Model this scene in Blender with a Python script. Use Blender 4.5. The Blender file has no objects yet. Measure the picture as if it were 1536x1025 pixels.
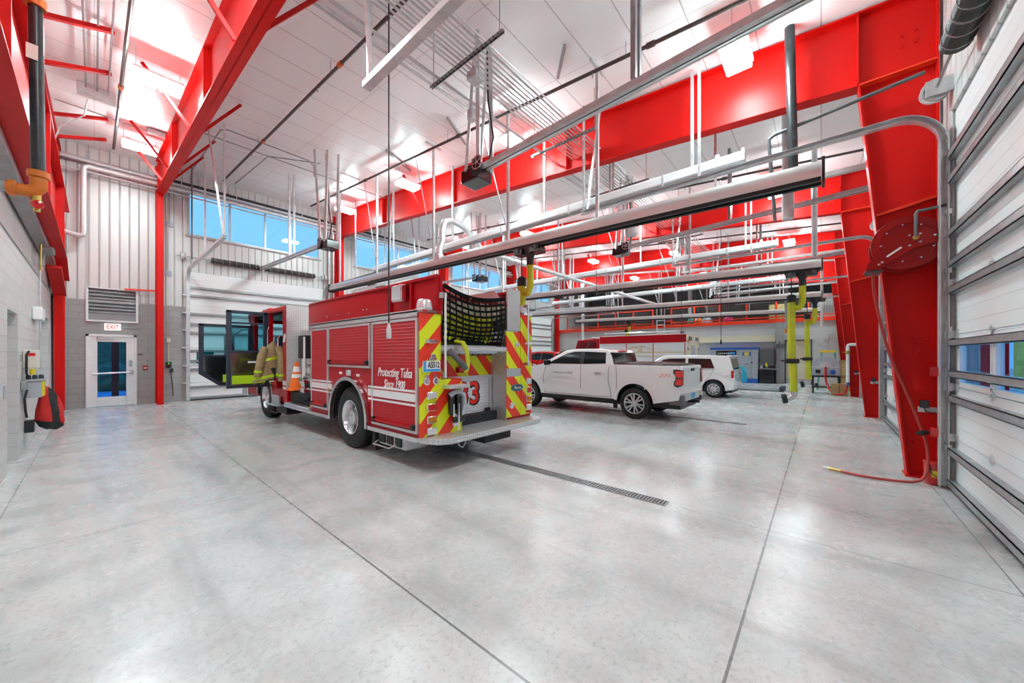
import bpy, bmesh, math, random
from mathutils import Vector, Matrix
random.seed(7)
SC = bpy.context.scene
COL = SC.collection
PI = math.pi

# ------------------------------------------------------------------ mesh helpers
class MB:
    def __init__(s): s.v, s.f, s.m = [], [], []
    def add(s, vs, fs, m=0):
        n = len(s.v); s.v += [tuple(p) for p in vs]
        s.f += [tuple(i + n for i in f) for f in fs]; s.m += [m] * len(fs); return s
    def box(s, x0, x1, y0, y1, z0, z1, m=0):
        v = [(x, y, z) for z in (z0, z1) for y in (y0, y1) for x in (x0, x1)]
        return s.add(v, [(0, 2, 3, 1), (4, 5, 7, 6), (0, 1, 5, 4), (2, 6, 7, 3), (0, 4, 6, 2), (1, 3, 7, 5)], m)
    def bar(s, p, q, w, h, up=(0, 0, 1), m=0):
        p, q, up = Vector(p), Vector(q), Vector(up)
        d = (q - p).normalized(); a = d.cross(up)
        if a.length < 1e-4: a = d.cross(Vector((1, 0, 0)))
        a.normalize(); u = a.cross(d)
        v = []
        for c in (p, q):
            for sx, sy in ((-1, -1), (1, -1), (1, 1), (-1, 1)): v.append(c + a * (sx * w / 2) + u * (sy * h / 2))
        return s.add(v, [(3, 2, 1, 0), (4, 5, 6, 7), (0, 1, 5, 4), (1, 2, 6, 5), (2, 3, 7, 6), (3, 0, 4, 7)], m)
    def tube(s, pts, r, n=8, m=0, squash=None):
        pts = [Vector(p) for p in pts]; k = len(pts)
        rs = r if isinstance(r, (list, tuple)) else [r] * k
        t0 = (pts[1] - pts[0]).normalized()
        ref = Vector((0, 0, 1)) if abs(t0.z) < .9 else Vector((1, 0, 0))
        a = t0.cross(ref).normalized(); v = []
        for i, p in enumerate(pts):
            t = (pts[min(i + 1, k - 1)] - pts[max(i - 1, 0)]).normalized()
            a = (a - t * a.dot(t)).normalized(); b = t.cross(a)
            for j in range(n):
                g = 2 * PI * j / n; v.append(p + a * (math.cos(g) * rs[i]) + b * (math.sin(g) * rs[i] * (squash or 1)))
        f = [(i * n + j, i * n + (j + 1) % n, (i + 1) * n + (j + 1) % n, (i + 1) * n + j) for i in range(k - 1) for j in range(n)]
        f += [tuple(range(n - 1, -1, -1)), tuple(range((k - 1) * n, k * n))]
        return s.add(v, f, m)
    def cyl(s, p, q, r, n=12, m=0): return s.tube([p, q], r, n, m)
    def lathe(s, o, ax, prof, n=24, m=0, closed=False, cap=True):
        o, ax = Vector(o), Vector(ax).normalized()
        a = ax.cross(Vector((0, 0, 1)) if abs(ax.z) < .9 else Vector((1, 0, 0))).normalized(); b = ax.cross(a)
        v = []
        for r, h in prof:
            for j in range(n):
                g = 2 * PI * j / n; v.append(o + ax * h + (a * math.cos(g) + b * math.sin(g)) * max(r, 1e-4))
        k = len(prof)
        f = [(i * n + j, i * n + (j + 1) % n, (i + 1) * n + (j + 1) % n, (i + 1) * n + j) for i in range(k - 1) for j in range(n)]
        if closed: f += [((k - 1) * n + j, (k - 1) * n + (j + 1) % n, (j + 1) % n, j) for j in range(n)]
        elif cap: f += [tuple(range(n - 1, -1, -1)), tuple(range((k - 1) * n, k * n))]
        return s.add(v, f, m)
    def prism(s, poly, ax, a, b, m=0, ms=None):
        n = len(poly)
        def pt(c, u, w): return (c, u, w) if ax == 'x' else ((u, c, w) if ax == 'y' else (u, w, c))
        v = [pt(a, *p) for p in poly] + [pt(b, *p) for p in poly]
        s.add(v, [tuple(range(n)), tuple(range(2 * n - 1, n - 1, -1))], m)
        base = len(s.v) - 2 * n
        for i in range(n):
            j = (i + 1) % n
            s.f.append((base + i, base + n + i, base + n + j, base + j)); s.m.append(ms[i] if ms else m)
        return s
    def loft(s, rings, m=0):
        n = len(rings[0]); k = len(rings); v = [p for r in rings for p in r]
        f = [(i * n + j, i * n + (j + 1) % n, (i + 1) * n + (j + 1) % n, (i + 1) * n + j) for i in range(k - 1) for j in range(n)]
        f += [tuple(range(n - 1, -1, -1)), tuple(range((k - 1) * n, k * n))]
        return s.add(v, f, m)
    def warp(s, fn): s.v = [tuple(fn(*p)) for p in s.v]; return s

def wloc(o):
    p = Vector((0, 0, 0))
    while o is not None: p += o.location; o = o.parent
    return p
def props(o, label=None, cat=None, group=None, kind=None):
    if label: o['label'] = label
    if cat: o['category'] = cat
    if group: o['group'] = group
    if kind: o['kind'] = kind
    return o
def islands(mb):
    par = list(range(len(mb.v)))
    def find(i):
        while par[i] != i: par[i] = par[par[i]]; i = par[i]
        return i
    for f in mb.f:
        r = find(f[0])
        for i in f[1:]: par[find(i)] = r
    out = {}
    for f, m in zip(mb.f, mb.m): out.setdefault(find(f[0]), []).append((f, m))
    res = []
    for fs in out.values():
        b = MB(); idx = {}
        for f, m in fs:
            for i in f:
                if i not in idx: idx[i] = len(b.v); b.v.append(mb.v[i])
            b.f.append(tuple(idx[i] for i in f)); b.m.append(m)
        res.append(b)
    return res
SPLIT = set('side_stripe latch discharge_port gauge warning_lamp marker_lamp reflector fuel_label hand_hole cab_stripe headlamp grab_rail bumper_corner tail_lamp flood_lamp gold_stripe brace roller battery paint_mark lug_nut hose_bed_rib wall_rib side_rail batten rubber_lip slot_pair rack_opening end_cap arm_bolt clamp bracket rub_rail stiffener rear_pipe button'.split())
def build(mb, name, mat, parent=None, smooth=35, bevel=0, origin=None, seg=2, **kw):
    if parent and name in SPLIT:
        bs = islands(mb)
        if len(bs) > 1: return [build(b, name, mat, parent, smooth, bevel, origin, seg, **kw) for b in bs]
    off = wloc(parent) if parent else Vector((0, 0, 0))
    if origin is not None: off = off + Vector(origin)
    me = bpy.data.meshes.new(name)
    me.from_pydata([tuple(Vector(p) - off) for p in mb.v], [], mb.f)
    mats = mat if isinstance(mat, (list, tuple)) else [mat]
    for m in mats: me.materials.append(M[m] if isinstance(m, str) else m)
    me.polygons.foreach_set('material_index', mb.m)
    bm = bmesh.new(); bm.from_mesh(me); bmesh.ops.recalc_face_normals(bm, faces=bm.faces); bm.to_mesh(me); bm.free()
    if smooth:
        me.polygons.foreach_set('use_smooth', [True] * len(me.polygons))
        me.set_sharp_from_angle(angle=math.radians(smooth))
    me.update()
    o = bpy.data.objects.new(name, me); COL.objects.link(o)
    if parent: o.parent = parent
    if origin is not None: o.location = origin
    if bevel:
        b = o.modifiers.new('edge', 'BEVEL'); b.width = bevel; b.segments = seg; b.limit_method = 'ANGLE'; b.angle_limit = math.radians(40)
        b.harden_normals = False
    return props(o, **kw)
def solo(mb, name, mat, label, cat, group=None, **kw):
    xs, ys, zs = zip(*mb.v)
    return build(mb, name, mat, None, origin=((min(xs) + max(xs)) / 2, (min(ys) + max(ys)) / 2, min(zs)), label=label, cat=cat, group=group, **kw)
def thing(name, label, cat, loc, group=None, kind=None):
    o = bpy.data.objects.new(name, None); COL.objects.link(o); o.location = loc; o.empty_display_size = .1
    return props(o, label, cat, group, kind)
def struct(mb, name, mat, parent=None, **kw):
    return build(mb, name, mat, parent, kind=None if parent else 'structure', **kw)
def dup(root, delta, label=None):
    def rec(o, par):
        c = o.copy(); COL.objects.link(c)
        if par: c.parent = par
        for ch in list(o.children): rec(ch, c)
        return c
    c = rec(root, None); c.location = Vector(root.location) + Vector(delta)
    if label: c['label'] = label
    return c
def text(body, size, origin, right, up, mat, parent, name='lettering', shear=0, depth=.004, offset=0, width=None, align='CENTER', **kw):
    cu = bpy.data.curves.new(name, 'FONT'); cu.body = body; cu.size = size; cu.shear = shear; cu.extrude = depth; cu.offset = offset
    cu.align_x = align; cu.align_y = 'CENTER'; cu.resolution_u = 3
    t = bpy.data.objects.new(name, cu); COL.objects.link(t)
    dg = bpy.context.evaluated_depsgraph_get(); me = bpy.data.meshes.new_from_object(t.evaluated_get(dg))
    bpy.data.objects.remove(t); bpy.data.curves.remove(cu)
    r, u = Vector(right).normalized(), Vector(up).normalized(); nn = r.cross(u)
    vs = [v.co.copy() for v in me.vertices]
    w = max(v.x for v in vs) - min(v.x for v in vs); k = width / w if width else 1
    off = wloc(parent) if parent else Vector((0, 0, 0))
    for v, c in zip(me.vertices, vs): v.co = Vector(origin) + r * (c.x * k) + u * c.y + nn * c.z - off
    me.materials.clear(); me.materials.append(M[mat]); me.update()
    o = bpy.data.objects.new(name, me); COL.objects.link(o)
    if parent: o.parent = parent
    return props(o, **kw)
def arc(cx, cy, r, a0, a1, n):
    return [(cx + r * math.cos(math.radians(a0 + (a1 - a0) * i / n)), cy + r * math.sin(math.radians(a0 + (a1 - a0) * i / n))) for i in range(n + 1)]

# ------------------------------------------------------------------ materials
M = {}
def mat(name, col, rough=.5, metal=0, **k):
    m = bpy.data.materials.new(name); m.use_nodes = True; nt = m.node_tree; b = nt.nodes['Principled BSDF']
    b.inputs['Base Color'].default_value = (*col, 1); b.inputs['Roughness'].default_value = rough; b.inputs['Metallic'].default_value = metal
    if 'spec' in k: b.inputs['Specular IOR Level'].default_value = k['spec']
    if 'coat' in k: b.inputs['Coat Weight'].default_value = k['coat']; b.inputs['Coat Roughness'].default_value = .06
    if 'emit' in k: b.inputs['Emission Color'].default_value = (*k.get('ecol', col), 1); b.inputs['Emission Strength'].default_value = k['emit']
    if k.get('var', 0):
        tc = nt.nodes.new('ShaderNodeTexCoord'); n = nt.nodes.new('ShaderNodeTexNoise'); n.inputs['Scale'].default_value = k.get('vs', 6); n.inputs['Detail'].default_value = 5
        nt.links.new(tc.outputs['Object'], n.inputs['Vector'])
        r = nt.nodes.new('ShaderNodeValToRGB'); v = k['var']
        r.color_ramp.elements[0].position = .3; r.color_ramp.elements[1].position = .7
        r.color_ramp.elements[0].color = (*[c * (1 - v) for c in col], 1); r.color_ramp.elements[1].color = (*[min(1, c * (1 + v)) for c in col], 1)
        nt.links.new(n.outputs['Fac'], r.inputs['Fac']); nt.links.new(r.outputs['Color'], b.inputs['Base Color'])
    M[name] = m
    return m
class NT:
    """small node-building helper"""
    def __init__(s, m): s.m = m; s.nt = m.node_tree; s.b = s.nt.nodes['Principled BSDF']
    def n(s, t, **k):
        x = s.nt.nodes.new(t)
        for a, v in k.items(): setattr(x, a, v)
        return x
    def l(s, a, b): s.nt.links.new(a, b)
    def val(s, sock, v):
        if hasattr(v, 'is_output'): s.l(v, sock)
        else: sock.default_value = v
    def math(s, op, a, b=0, c=None, clamp=False):
        x = s.n('ShaderNodeMath', operation=op, use_clamp=clamp); s.val(x.inputs[0], a); s.val(x.inputs[1], b)
        if c is not None: s.val(x.inputs[2], c)
        return x.outputs[0]
    def pos(s, kind='Object'):
        tc = s.n('ShaderNodeTexCoord'); sp = s.n('ShaderNodeSeparateXYZ'); s.l(tc.outputs[kind], sp.inputs[0]); return tc.outputs[kind], sp.outputs
    def mix(s, f, a, b):
        x = s.n('ShaderNodeMix', data_type='RGBA'); s.val(x.inputs[0], f)
        for sock, v in ((x.inputs[6], a), (x.inputs[7], b)):
            if hasattr(v, 'is_output'): s.l(v, sock)
            else: sock.default_value = (*v, 1)
        return x.outputs[2]
    def noise(s, vec, scale, detail=4, rough=.5):
        x = s.n('ShaderNodeTexNoise'); s.l(vec, x.inputs['Vector']); x.inputs['Scale'].default_value = scale; x.inputs['Detail'].default_value = detail; x.inputs['Roughness'].default_value = rough
        return x.outputs['Fac']
    def ramp(s, f, p0, p1):
        x = s.n('ShaderNodeMapRange'); s.val(x.inputs[0], f); x.inputs[1].default_value = p0; x.inputs[2].default_value = p1; return x.outputs[0]
    def scale(s, vec, sx, sy, sz):
        x = s.n('ShaderNodeMapping'); s.l(vec, x.inputs[0]); x.inputs['Scale'].default_value = (sx, sy, sz); return x.outputs[0]
    def bump(s, h, strength=.3, dist=.01):
        x = s.n('ShaderNodeBump'); x.inputs['Strength'].default_value = strength; x.inputs['Distance'].default_value = dist; s.l(h, x.inputs['Height']); s.l(x.outputs[0], s.b.inputs['Normal'])
    def color(s, c): s.l(c, s.b.inputs['Base Color'])
    def rough(s, r): s.l(r, s.b.inputs['Roughness'])

mat('frame_red', (.63, .005, .003), .45, var=.08, vs=1.2, spec=.22)
mat('rail_red', (.88, .045, .010), .4, var=.05)
mat('engine_red', (.42, .002, .008), .28, spec=.3)
mat('pickup_red', (.50, .004, .006), .2, coat=.8)
mat('brace_red', (.46, .005, .005), .5, var=.08, spec=.22)
mat('reel_red', (.30, .005, .005), .35, spec=.3, var=.08)
mat('hose_red', (.42, .035, .025), .45, var=.1)
mat('galv', (.66, .67, .68), .34, .45, var=.14, vs=9)
mat('strut_shaded', (.40, .41, .42), .36, .6, var=.15, vs=9)  # mid-grey door struts, colour darkened for the shadow on their undersides
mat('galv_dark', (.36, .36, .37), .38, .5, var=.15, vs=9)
mat('rail_alu', (.74, .73, .71), .34, .55, var=.05, vs=3)
mat('white_rail', (.86, .87, .88), .3, .1, var=.03)
mat('chrome', (.82, .83, .85), .12, 1)
mat('polish', (.78, .79, .80), .2, 1, var=.06, vs=4)
mat('stainless', (.58, .59, .60), .24, .8, var=.08, vs=3)
mat('silver_trim', (.66, .67, .68), .3, .55)
mat('white_paint', (.86, .87, .88), .22, coat=.7)
mat('white_plain', (.84, .85, .86), .4, var=.03)
mat('white_emblem', (.88, .88, .88), .35)
mat('door_white', (.80, .81, .82), .38, var=.04, vs=2)
mat('cream', (.72, .66, .50), .4)
mat('gold', (.62, .45, .14), .4, .3)
mat('grey_trim', (.42, .42, .42), .5, var=.06)
mat('grey_paint', (.30, .31, .32), .45, var=.06)
mat('grey_dark', (.11, .115, .12), .5, var=.1)
mat('machine_grey', (.44, .47, .53), .42, var=.05)
mat('navy', (.030, .040, .065), .35, coat=.3)
mat('blue', (.02, .12, .50), .35)
mat('towel_blue', (.02, .42, .62), .9, var=.15)
mat('plate_blue', (.05, .35, .72), .4)
mat('black', (.012, .012, .013), .45)
mat('black_gloss', (.010, .010, .012), .15, coat=.5)
mat('black_pipe', (.030, .032, .036), .35, .2, var=.35, vs=14)
mat('rubber', (.018, .018, .019), .75, var=.2, vs=20)
mat('dark_pipe', (.085, .07, .065), .45, .2, var=.2)
mat('spring', (.060, .052, .050), .5, .3)
mat('pvc', (.82, .83, .82), .4)
mat('orange_pipe', (.62, .16, .012), .42, var=.1)
mat('orange', (.90, .17, .01), .5)
mat('yellow_hose', (.58, .60, .02), .55, var=.08)
mat('yellow', (.80, .62, .02), .5)
mat('lime', (.52, .78, .01), .45)
mat('tan', (.33, .24, .12), .85, var=.18, vs=12)
mat('wood', (.42, .27, .12), .6, var=.2, vs=8)
mat('ply', (.62, .43, .18), .55, var=.12)
mat('green', (.02, .34, .25), .5)
mat('pink', (.85, .05, .32), .6)
mat('teal', (.05, .40, .38), .6)
mat('bag_red', (.55, .012, .012), .75, var=.12)
mat('bag_black', (.016, .017, .019), .8, var=.2)
mat('lamp_red', (.55, .01, .01), .15, coat=.6)
mat('lamp_amber', (.50, .17, .005), .18, coat=.6)
mat('lamp_clear', (.75, .77, .80), .1, .4, coat=.6)
mat('tail_red', (.72, .008, .008), .15, coat=.8)
mat('seat_blue', (.03, .09, .14), .7)
mat('tint_glass', (.012, .016, .018), .06, spec=.45)
mat('copper', (.50, .36, .25), .3, .9)
mat('brass', (.55, .40, .10), .35, .9)
mat('letter_red', (.80, .012, .006), .4)
mat('letter_black', (.01, .01, .01), .4)
mat('exit_face', (.85, .84, .80), .4, emit=.5, ecol=(1, .95, .9))
mat('exit_red', (.75, .01, .01), .4, emit=.6, ecol=(1, .02, .01))
mat('light_emit', (1, 1, 1), .5, emit=78, ecol=(.775, .99, 1))
mat('indicator_green', (.05, .8, .05), .4, emit=.4, ecol=(.1, 1, .05))
mat('shaded_dish', (.20, .205, .21), .4, .3); mat('strap_black', (.006, .006, .007), .9, spec=.1); mat('dark_reflection', (.30, .29, .27), .14, 1, var=.25, vs=3)
mat('cream_box', (.76, .74, .66), .45)
mat('mulch', (.05, .08, .035), .9, var=.3, vs=2)
mat('leaf', (.06, .20, .07), .8, var=.5, vs=5)
mat('asphalt', (.50, .52, .54), .8, var=.2)

def mk_glass(name, tint, gloss=.1):
    m = bpy.data.materials.new(name); m.use_nodes = True; nt = m.node_tree; nt.nodes.clear()
    o = nt.nodes.new('ShaderNodeOutputMaterial'); mx = nt.nodes.new('ShaderNodeMixShader'); t = nt.nodes.new('ShaderNodeBsdfTransparent'); g = nt.nodes.new('ShaderNodeBsdfGlossy')
    t.inputs[0].default_value = (*tint, 1); g.inputs['Roughness'].default_value = .03; fr = nt.nodes.new('ShaderNodeFresnel'); fr.inputs[0].default_value = 1.45
    ge = nt.nodes.new('ShaderNodeNewGeometry'); iv = nt.nodes.new('ShaderNodeMath'); iv.operation = 'SUBTRACT'; iv.inputs[0].default_value = 1; nt.links.new(ge.outputs['Backfacing'], iv.inputs[1]); mu = nt.nodes.new('ShaderNodeMath'); mu.operation = 'MULTIPLY'; nt.links.new(fr.outputs[0], mu.inputs[0]); nt.links.new(iv.outputs[0], mu.inputs[1]); nt.links.new(mu.outputs[0], mx.inputs[0]); nt.links.new(t.outputs[0], mx.inputs[1]); nt.links.new(g.outputs[0], mx.inputs[2]); nt.links.new(mx.outputs[0], o.inputs[0]); M[name] = m
mk_glass('glass_clear', (.92, .96, 1)); mk_glass('glass_blue', (.62, .84, 1)); mk_glass('glass_exit', (.20, .60, 1)); mk_glass('glass_teal', (.55, .80, .85))

# polished concrete floor with saw-cut joints
m = mat('floor', (.5, .5, .5), .25); t = NT(m); vec, P = t.pos()
n1 = t.noise(vec, .35, 6, .6); n2 = t.noise(vec, 2.2, 8, .65); n3 = t.noise(t.scale(vec, 1.6, .16, 1), 1.4, 6, .6); n4 = t.noise(vec, 28, 3, .7)
base = t.mix(t.ramp(n1, .3, .7), (.55, .55, .545), (.68, .68, .672))
base = t.mix(t.math('MULTIPLY', t.ramp(n2, .40, .70), .65), base, (.34, .34, .335))
base = t.mix(t.math('MULTIPLY', t.ramp(n3, .50, .70), .55), base, (.25, .25, .245))
base = t.mix(t.math('MULTIPLY', t.ramp(n4, .52, .70), .45), base, (.26, .26, .255))
joint = None
for ax, v, lim in ((0, 1.38, None), (0, -.6, None), (0, 7.0, None), (0, 9.95, None), (0, 12.95, None), (0, 18.85, None), (0, 4.0, None), (1, .36, None), (1, 4.95, None), (1, 9.6, None), (1, 14.2, None), (1, -1.02, None)):
    d = t.math('ABSOLUTE', t.math('SUBTRACT', P[ax], v)); k = t.math('LESS_THAN', d, .0075 if (ax, v) in ((0, 1.38), (1, .36)) else .0045)
    joint = k if joint is None else t.math('MAXIMUM', joint, k)
t.color(t.mix(t.math('MULTIPLY', joint, .85), base, (.11, .11, .11)))
t.rough(t.math('ADD', t.math('MULTIPLY', n2, .22), .16)); t.bump(n2, .04, .01)

# painted block
def block(nm, c):
    m = mat(nm, c, .5); t = NT(m); vec, P = t.pos()
    cb = t.n('ShaderNodeCombineXYZ'); t.l(t.math('ADD', P[0], P[1]), cb.inputs[0]); t.l(P[2], cb.inputs[1])
    br = t.n('ShaderNodeTexBrick'); t.l(cb.outputs[0], br.inputs['Vector']); br.inputs['Scale'].default_value = 1; br.inputs['Brick Width'].default_value = .41; br.inputs['Row Height'].default_value = .205
    br.inputs['Mortar Size'].default_value = .006; br.inputs['Mortar Smooth'].default_value = .4
    for k, f in (('Color1', 1), ('Color2', .93), ('Mortar', .76)): br.inputs[k].default_value = (*[x * f for x in c], 1)
    t.color(br.outputs['Color']); t.bump(t.math('SUBTRACT', 1, br.outputs['Fac']), .5, .008)
block('block', (.37, .37, .368)); block('block_light', (.64, .64, .635))
# ribbed metal liner (vertical ribs)
def ribbed(name, col, pitch, dark):
    m = mat(name, col, .4, .15); t = NT(m); vec, P = t.pos()
    f = t.math('FRACT', t.math('DIVIDE', t.math('ADD', P[0], P[1]), pitch)); d = t.math('ABSOLUTE', t.math('SUBTRACT', f, .5))
    h = t.ramp(d, .40, .47); t.bump(h, .8, .03)
    n = t.noise(vec, .8, 3)
    t.color(t.mix(t.math('MULTIPLY', t.ramp(d, .44, .48), .45), t.mix(n, tuple(c * .94 for c in col), col), dark))
ribbed('liner', (.68, .68, .67), .21, (.40, .39, .38)); ribbed('liner_dark', (.16, .155, .15), .25, (.07, .07, .07))
# ceiling liner: white sheet held by thin bands
m = mat('ceiling', (.8, .8, .8), .32); t = NT(m); vec, P = t.pos()
fy = t.math('ABSOLUTE', t.math('SUBTRACT', t.math('FRACT', t.math('DIVIDE', P[1], .76)), .5)); fx = t.math('ABSOLUTE', t.math('SUBTRACT', t.math('FRACT', t.math('DIVIDE', P[0], 1.9)), .5))
ln = t.math('MAXIMUM', t.math('GREATER_THAN', fy, .488), t.math('MULTIPLY', t.math('GREATER_THAN', fx, .4965), .6))
n = t.noise(vec, 1.3, 4); base = t.mix(n, (.88, .885, .89), (.92, .925, .925))
t.color(t.mix(t.math('MULTIPLY', ln, .75), base, (.42, .41, .41))); t.bump(t.math('ADD', t.noise(t.scale(vec, 3, .8, 1), 1.5, 3), t.math('MULTIPLY', fy, .6)), .25, .03)
# overhead-door panel: fine horizontal ribs
m = mat('door_panel', (.80, .81, .815), .36); t = NT(m); vec, P = t.pos()
f = t.math('ABSOLUTE', t.math('SUBTRACT', t.math('FRACT', t.math('DIVIDE', P[2], .152)), .5)); t.bump(t.ramp(f, .46, .5), .5, .008)
t.color(t.mix(t.math('MULTIPLY', t.ramp(f, .475, .5), .35), (.87, .875, .88), (.58, .59, .60)))
# roll-up shutters
def slats(name, col, dark, pitch, rough=.22):
    m = mat(name, col, rough + .12); t = NT(m); t.b.inputs['Specular IOR Level'].default_value = .3; vec, P = t.pos()
    f = t.math('ABSOLUTE', t.math('SUBTRACT', t.math('FRACT', t.math('DIVIDE', P[2], pitch)), .5)); t.bump(t.ramp(f, .36, .5), .6, .008)
    t.color(t.mix(t.math('MULTIPLY', t.ramp(f, .42, .5), .8), col, dark))
slats('shutter_red', (.47, .006, .014), (.16, .002, .006), .047); slats('shutter_white', (.74, .76, .78), (.50, .51, .53), .055)
# diamond tread plate
m = mat('tread', (.72, .73, .74), .34, .6); t = NT(m); vec, P = t.pos()
w = t.n('ShaderNodeTexVoronoi'); t.l(t.scale(vec, 26, 26, 26), w.inputs['Vector']); w.inputs['Scale'].default_value = 1; w.inputs['Randomness'].default_value = .15
hh = t.ramp(w.outputs['Distance'], .25, .45); t.bump(t.math('SUBTRACT', 1, hh), .6, .006); t.color(t.mix(hh, (.88, .89, .90), (.60, .61, .62)))
# reflective chevrons
def chevron(name, sgn):
    m = mat(name, (.8, .1, .02), .35); t = NT(m); vec, P = t.pos()
    f = t.math('FRACT', t.math('DIVIDE', t.math('ADD', t.math('MULTIPLY', P[0], sgn), t.math('MULTIPLY', P[2], .92)), .46))
    t.color(t.mix(t.math('LESS_THAN', f, .5), (.80, .035, .010), (.72, .80, .01)))
chevron('chevron_left', -1); chevron('chevron_right', 1)
# wire-mesh rail infill: a real woven sheet is built, this is its wire
mat('wire', (.16, .15, .15), .5, .5)
# ------------------------------------------------------------------ the hall: x runs along the building, y across it (doors at both sides)
XL, XE, YR, YB = -.76, 25.1, -1.17, 16.7
XM = 30.6                                        # wall behind the mezzanine
BAYX = [1.2, 7.1, 13.0, 18.9]                    # frame lines
zc = lambda y: 6.49 + .083 * y                   # roof liner height
zb = lambda y: 5.41 + .085 * y                   # rafter soffit height
BN = ['fire engine', 'white pickup', 'white SUV', 'rescue truck']

b = MB().box(-6, XM + .3, YR - .15, YB + .3, -.2, 0); struct(b, 'floor', 'floor', smooth=0)
b = MB().prism([(YR - .3, zc(YR - .3)), (YB + .3, zc(YB + .3)), (YB + .3, zc(YB) + .3), (YR - .3, zc(YR) + .2)], 'x', XL - .3, XM + .3); struct(b, 'ceiling', 'ceiling', smooth=0)

# left wall: block below 3.25 m, ribbed liner above; two recessed doorways
b = MB()
D1y, D2y = (8.25, 9.27), (13.0, 14.9)
segs = [(YR - .2, D1y[0], 0, 3.25), (*D1y, 2.22, 3.25), (D1y[1], D2y[0], 0, 3.25), (*D2y, 2.5, 3.25), (D2y[1], YB + .2, 0, 3.25)]
for y0, y1, z0, z1 in segs: b.box(XL - .25, XL, y0, y1, z0, z1)
b.box(XL - .25, XL - .05, YR - .2, YB + .2, 3.25, 8.1, 1)
b.box(XL - .06, XL + .015, YR, YB, 3.22, 3.27, 2)
struct(b, 'wall_left', ['block_light', 'liner', 'grey_trim'], smooth=0)
for i, (y0, y1) in enumerate((D1y, D2y)):
    d = struct(MB().box(XL - .28, XL - .24, y0 - .1, y1 + .1, 0, 2.5 + .05 * i), 'door_%d' % (i + 3), 'grey_trim', smooth=0)
    struct(MB().tube([(XL - .24, y1 - .22, 1.02), (XL - .19, y1 - .22, 1.02), (XL - .19, y1 - .34, 1.02)], .012), 'door_handle', 'chrome', d)

# back wall with doorways and the clerestory window strip
b = MB()
def bw(x0, x1, z0, z1, m): b.box(x0, x1, YB, YB + .22, z0, z1, m)
bw(XL - .2, -.17, 0, 3.25, 0); bw(-.17, .88, 2.23, 2.66, 0); bw(.88, BAYX[0] + .90, 0, 3.25, 0); bw(XL - .2, -.16, 3.25, 8.1, 1); bw(.90, 2.10, 3.25, 8.1, 1); bw(-.17, .90, 3.62, 8.1, 1)
bw(-.17, -.14, 2.66, 3.62, 1); bw(.88, .90, 2.66, 3.62, 0)
edges = []
for xf in BAYX:
    x0, x1, x2 = xf + .72 + (.18 if xf < 2 else 0), xf + 5.45, xf + 5.9 + .72
    bw(x0, x1, 4.5, 5.78, 1); bw(x0, xf + .92, 5.78, 7.28, 1); bw(xf + 5.25, x1, 5.78, 7.28, 1); bw(x0, x1, 7.28, 8.1, 1)
    if xf < 18: bw(x1, x2, 0, 3.25, 0); bw(x1, x2, 3.25, 8.1, 1)
    else: bw(x1, XM + .3, 0, 3.25, 0); bw(x1, XM + .3, 3.25, 8.1, 1)
b.box(XL, BAYX[0] + .72, YB - .015, YB, 3.22, 3.27, 2)
struct(b, 'wall_back', ['block', 'liner', 'grey_trim'], smooth=0)
# right wall (the front door wall): only piers between the doors and the lintel
b = MB()
def rw(x0, x1, z0, z1, m): b.box(x0, x1, YR - .22, YR, z0, z1, m)
rw(XL - .2, BAYX[0] + .72, 0, 6.3, 1)
for xf in BAYX:
    rw(xf + .72, xf + 5.45, 4.5, 6.3, 1)
    x2 = xf + 5.9 + .72 if xf < 18 else XM + .3
    rw(xf + 5.45, x2, 0, 3.25, 0); rw(xf + 5.45, x2, 3.25, 6.3, 1)
struct(b, 'wall_right', ['block', 'liner'], smooth=0)
# end wall under the mezzanine, mezzanine slab, wall behind it
b = MB().box(XE, XE + .25, YR, .36, 0, 3.42).box(XE, XE + .25, 1.55, YB, 0, 3.42).box(XE, XE + .25, .36, 1.55, 2.42, 3.42); struct(b, 'wall_end', 'block_light', smooth=0)
struct(MB().box(XE - .02, XM + .3, YR, YB, 3.42, 3.6), 'floor_mezzanine', 'grey_trim', smooth=0)
struct(MB().box(XM, XM + .3, YR - .2, YB + .2, 3.5, 8.1), 'wall_mezzanine', 'liner_dark', smooth=0)
# trim: grey eave band above the clerestory, door-jamb trims
struct(MB().bar((XL, YB - .05, 7.40), (XE, YB - .05, 7.40), .10, .16), 'trim_1', 'grey_trim', smooth=0)
struct(MB().bar((XL + .05, YR, 3.9), (XL + .05, YB, 3.9), .16, .12), 'trim_2', 'galv_dark', smooth=0)
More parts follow.
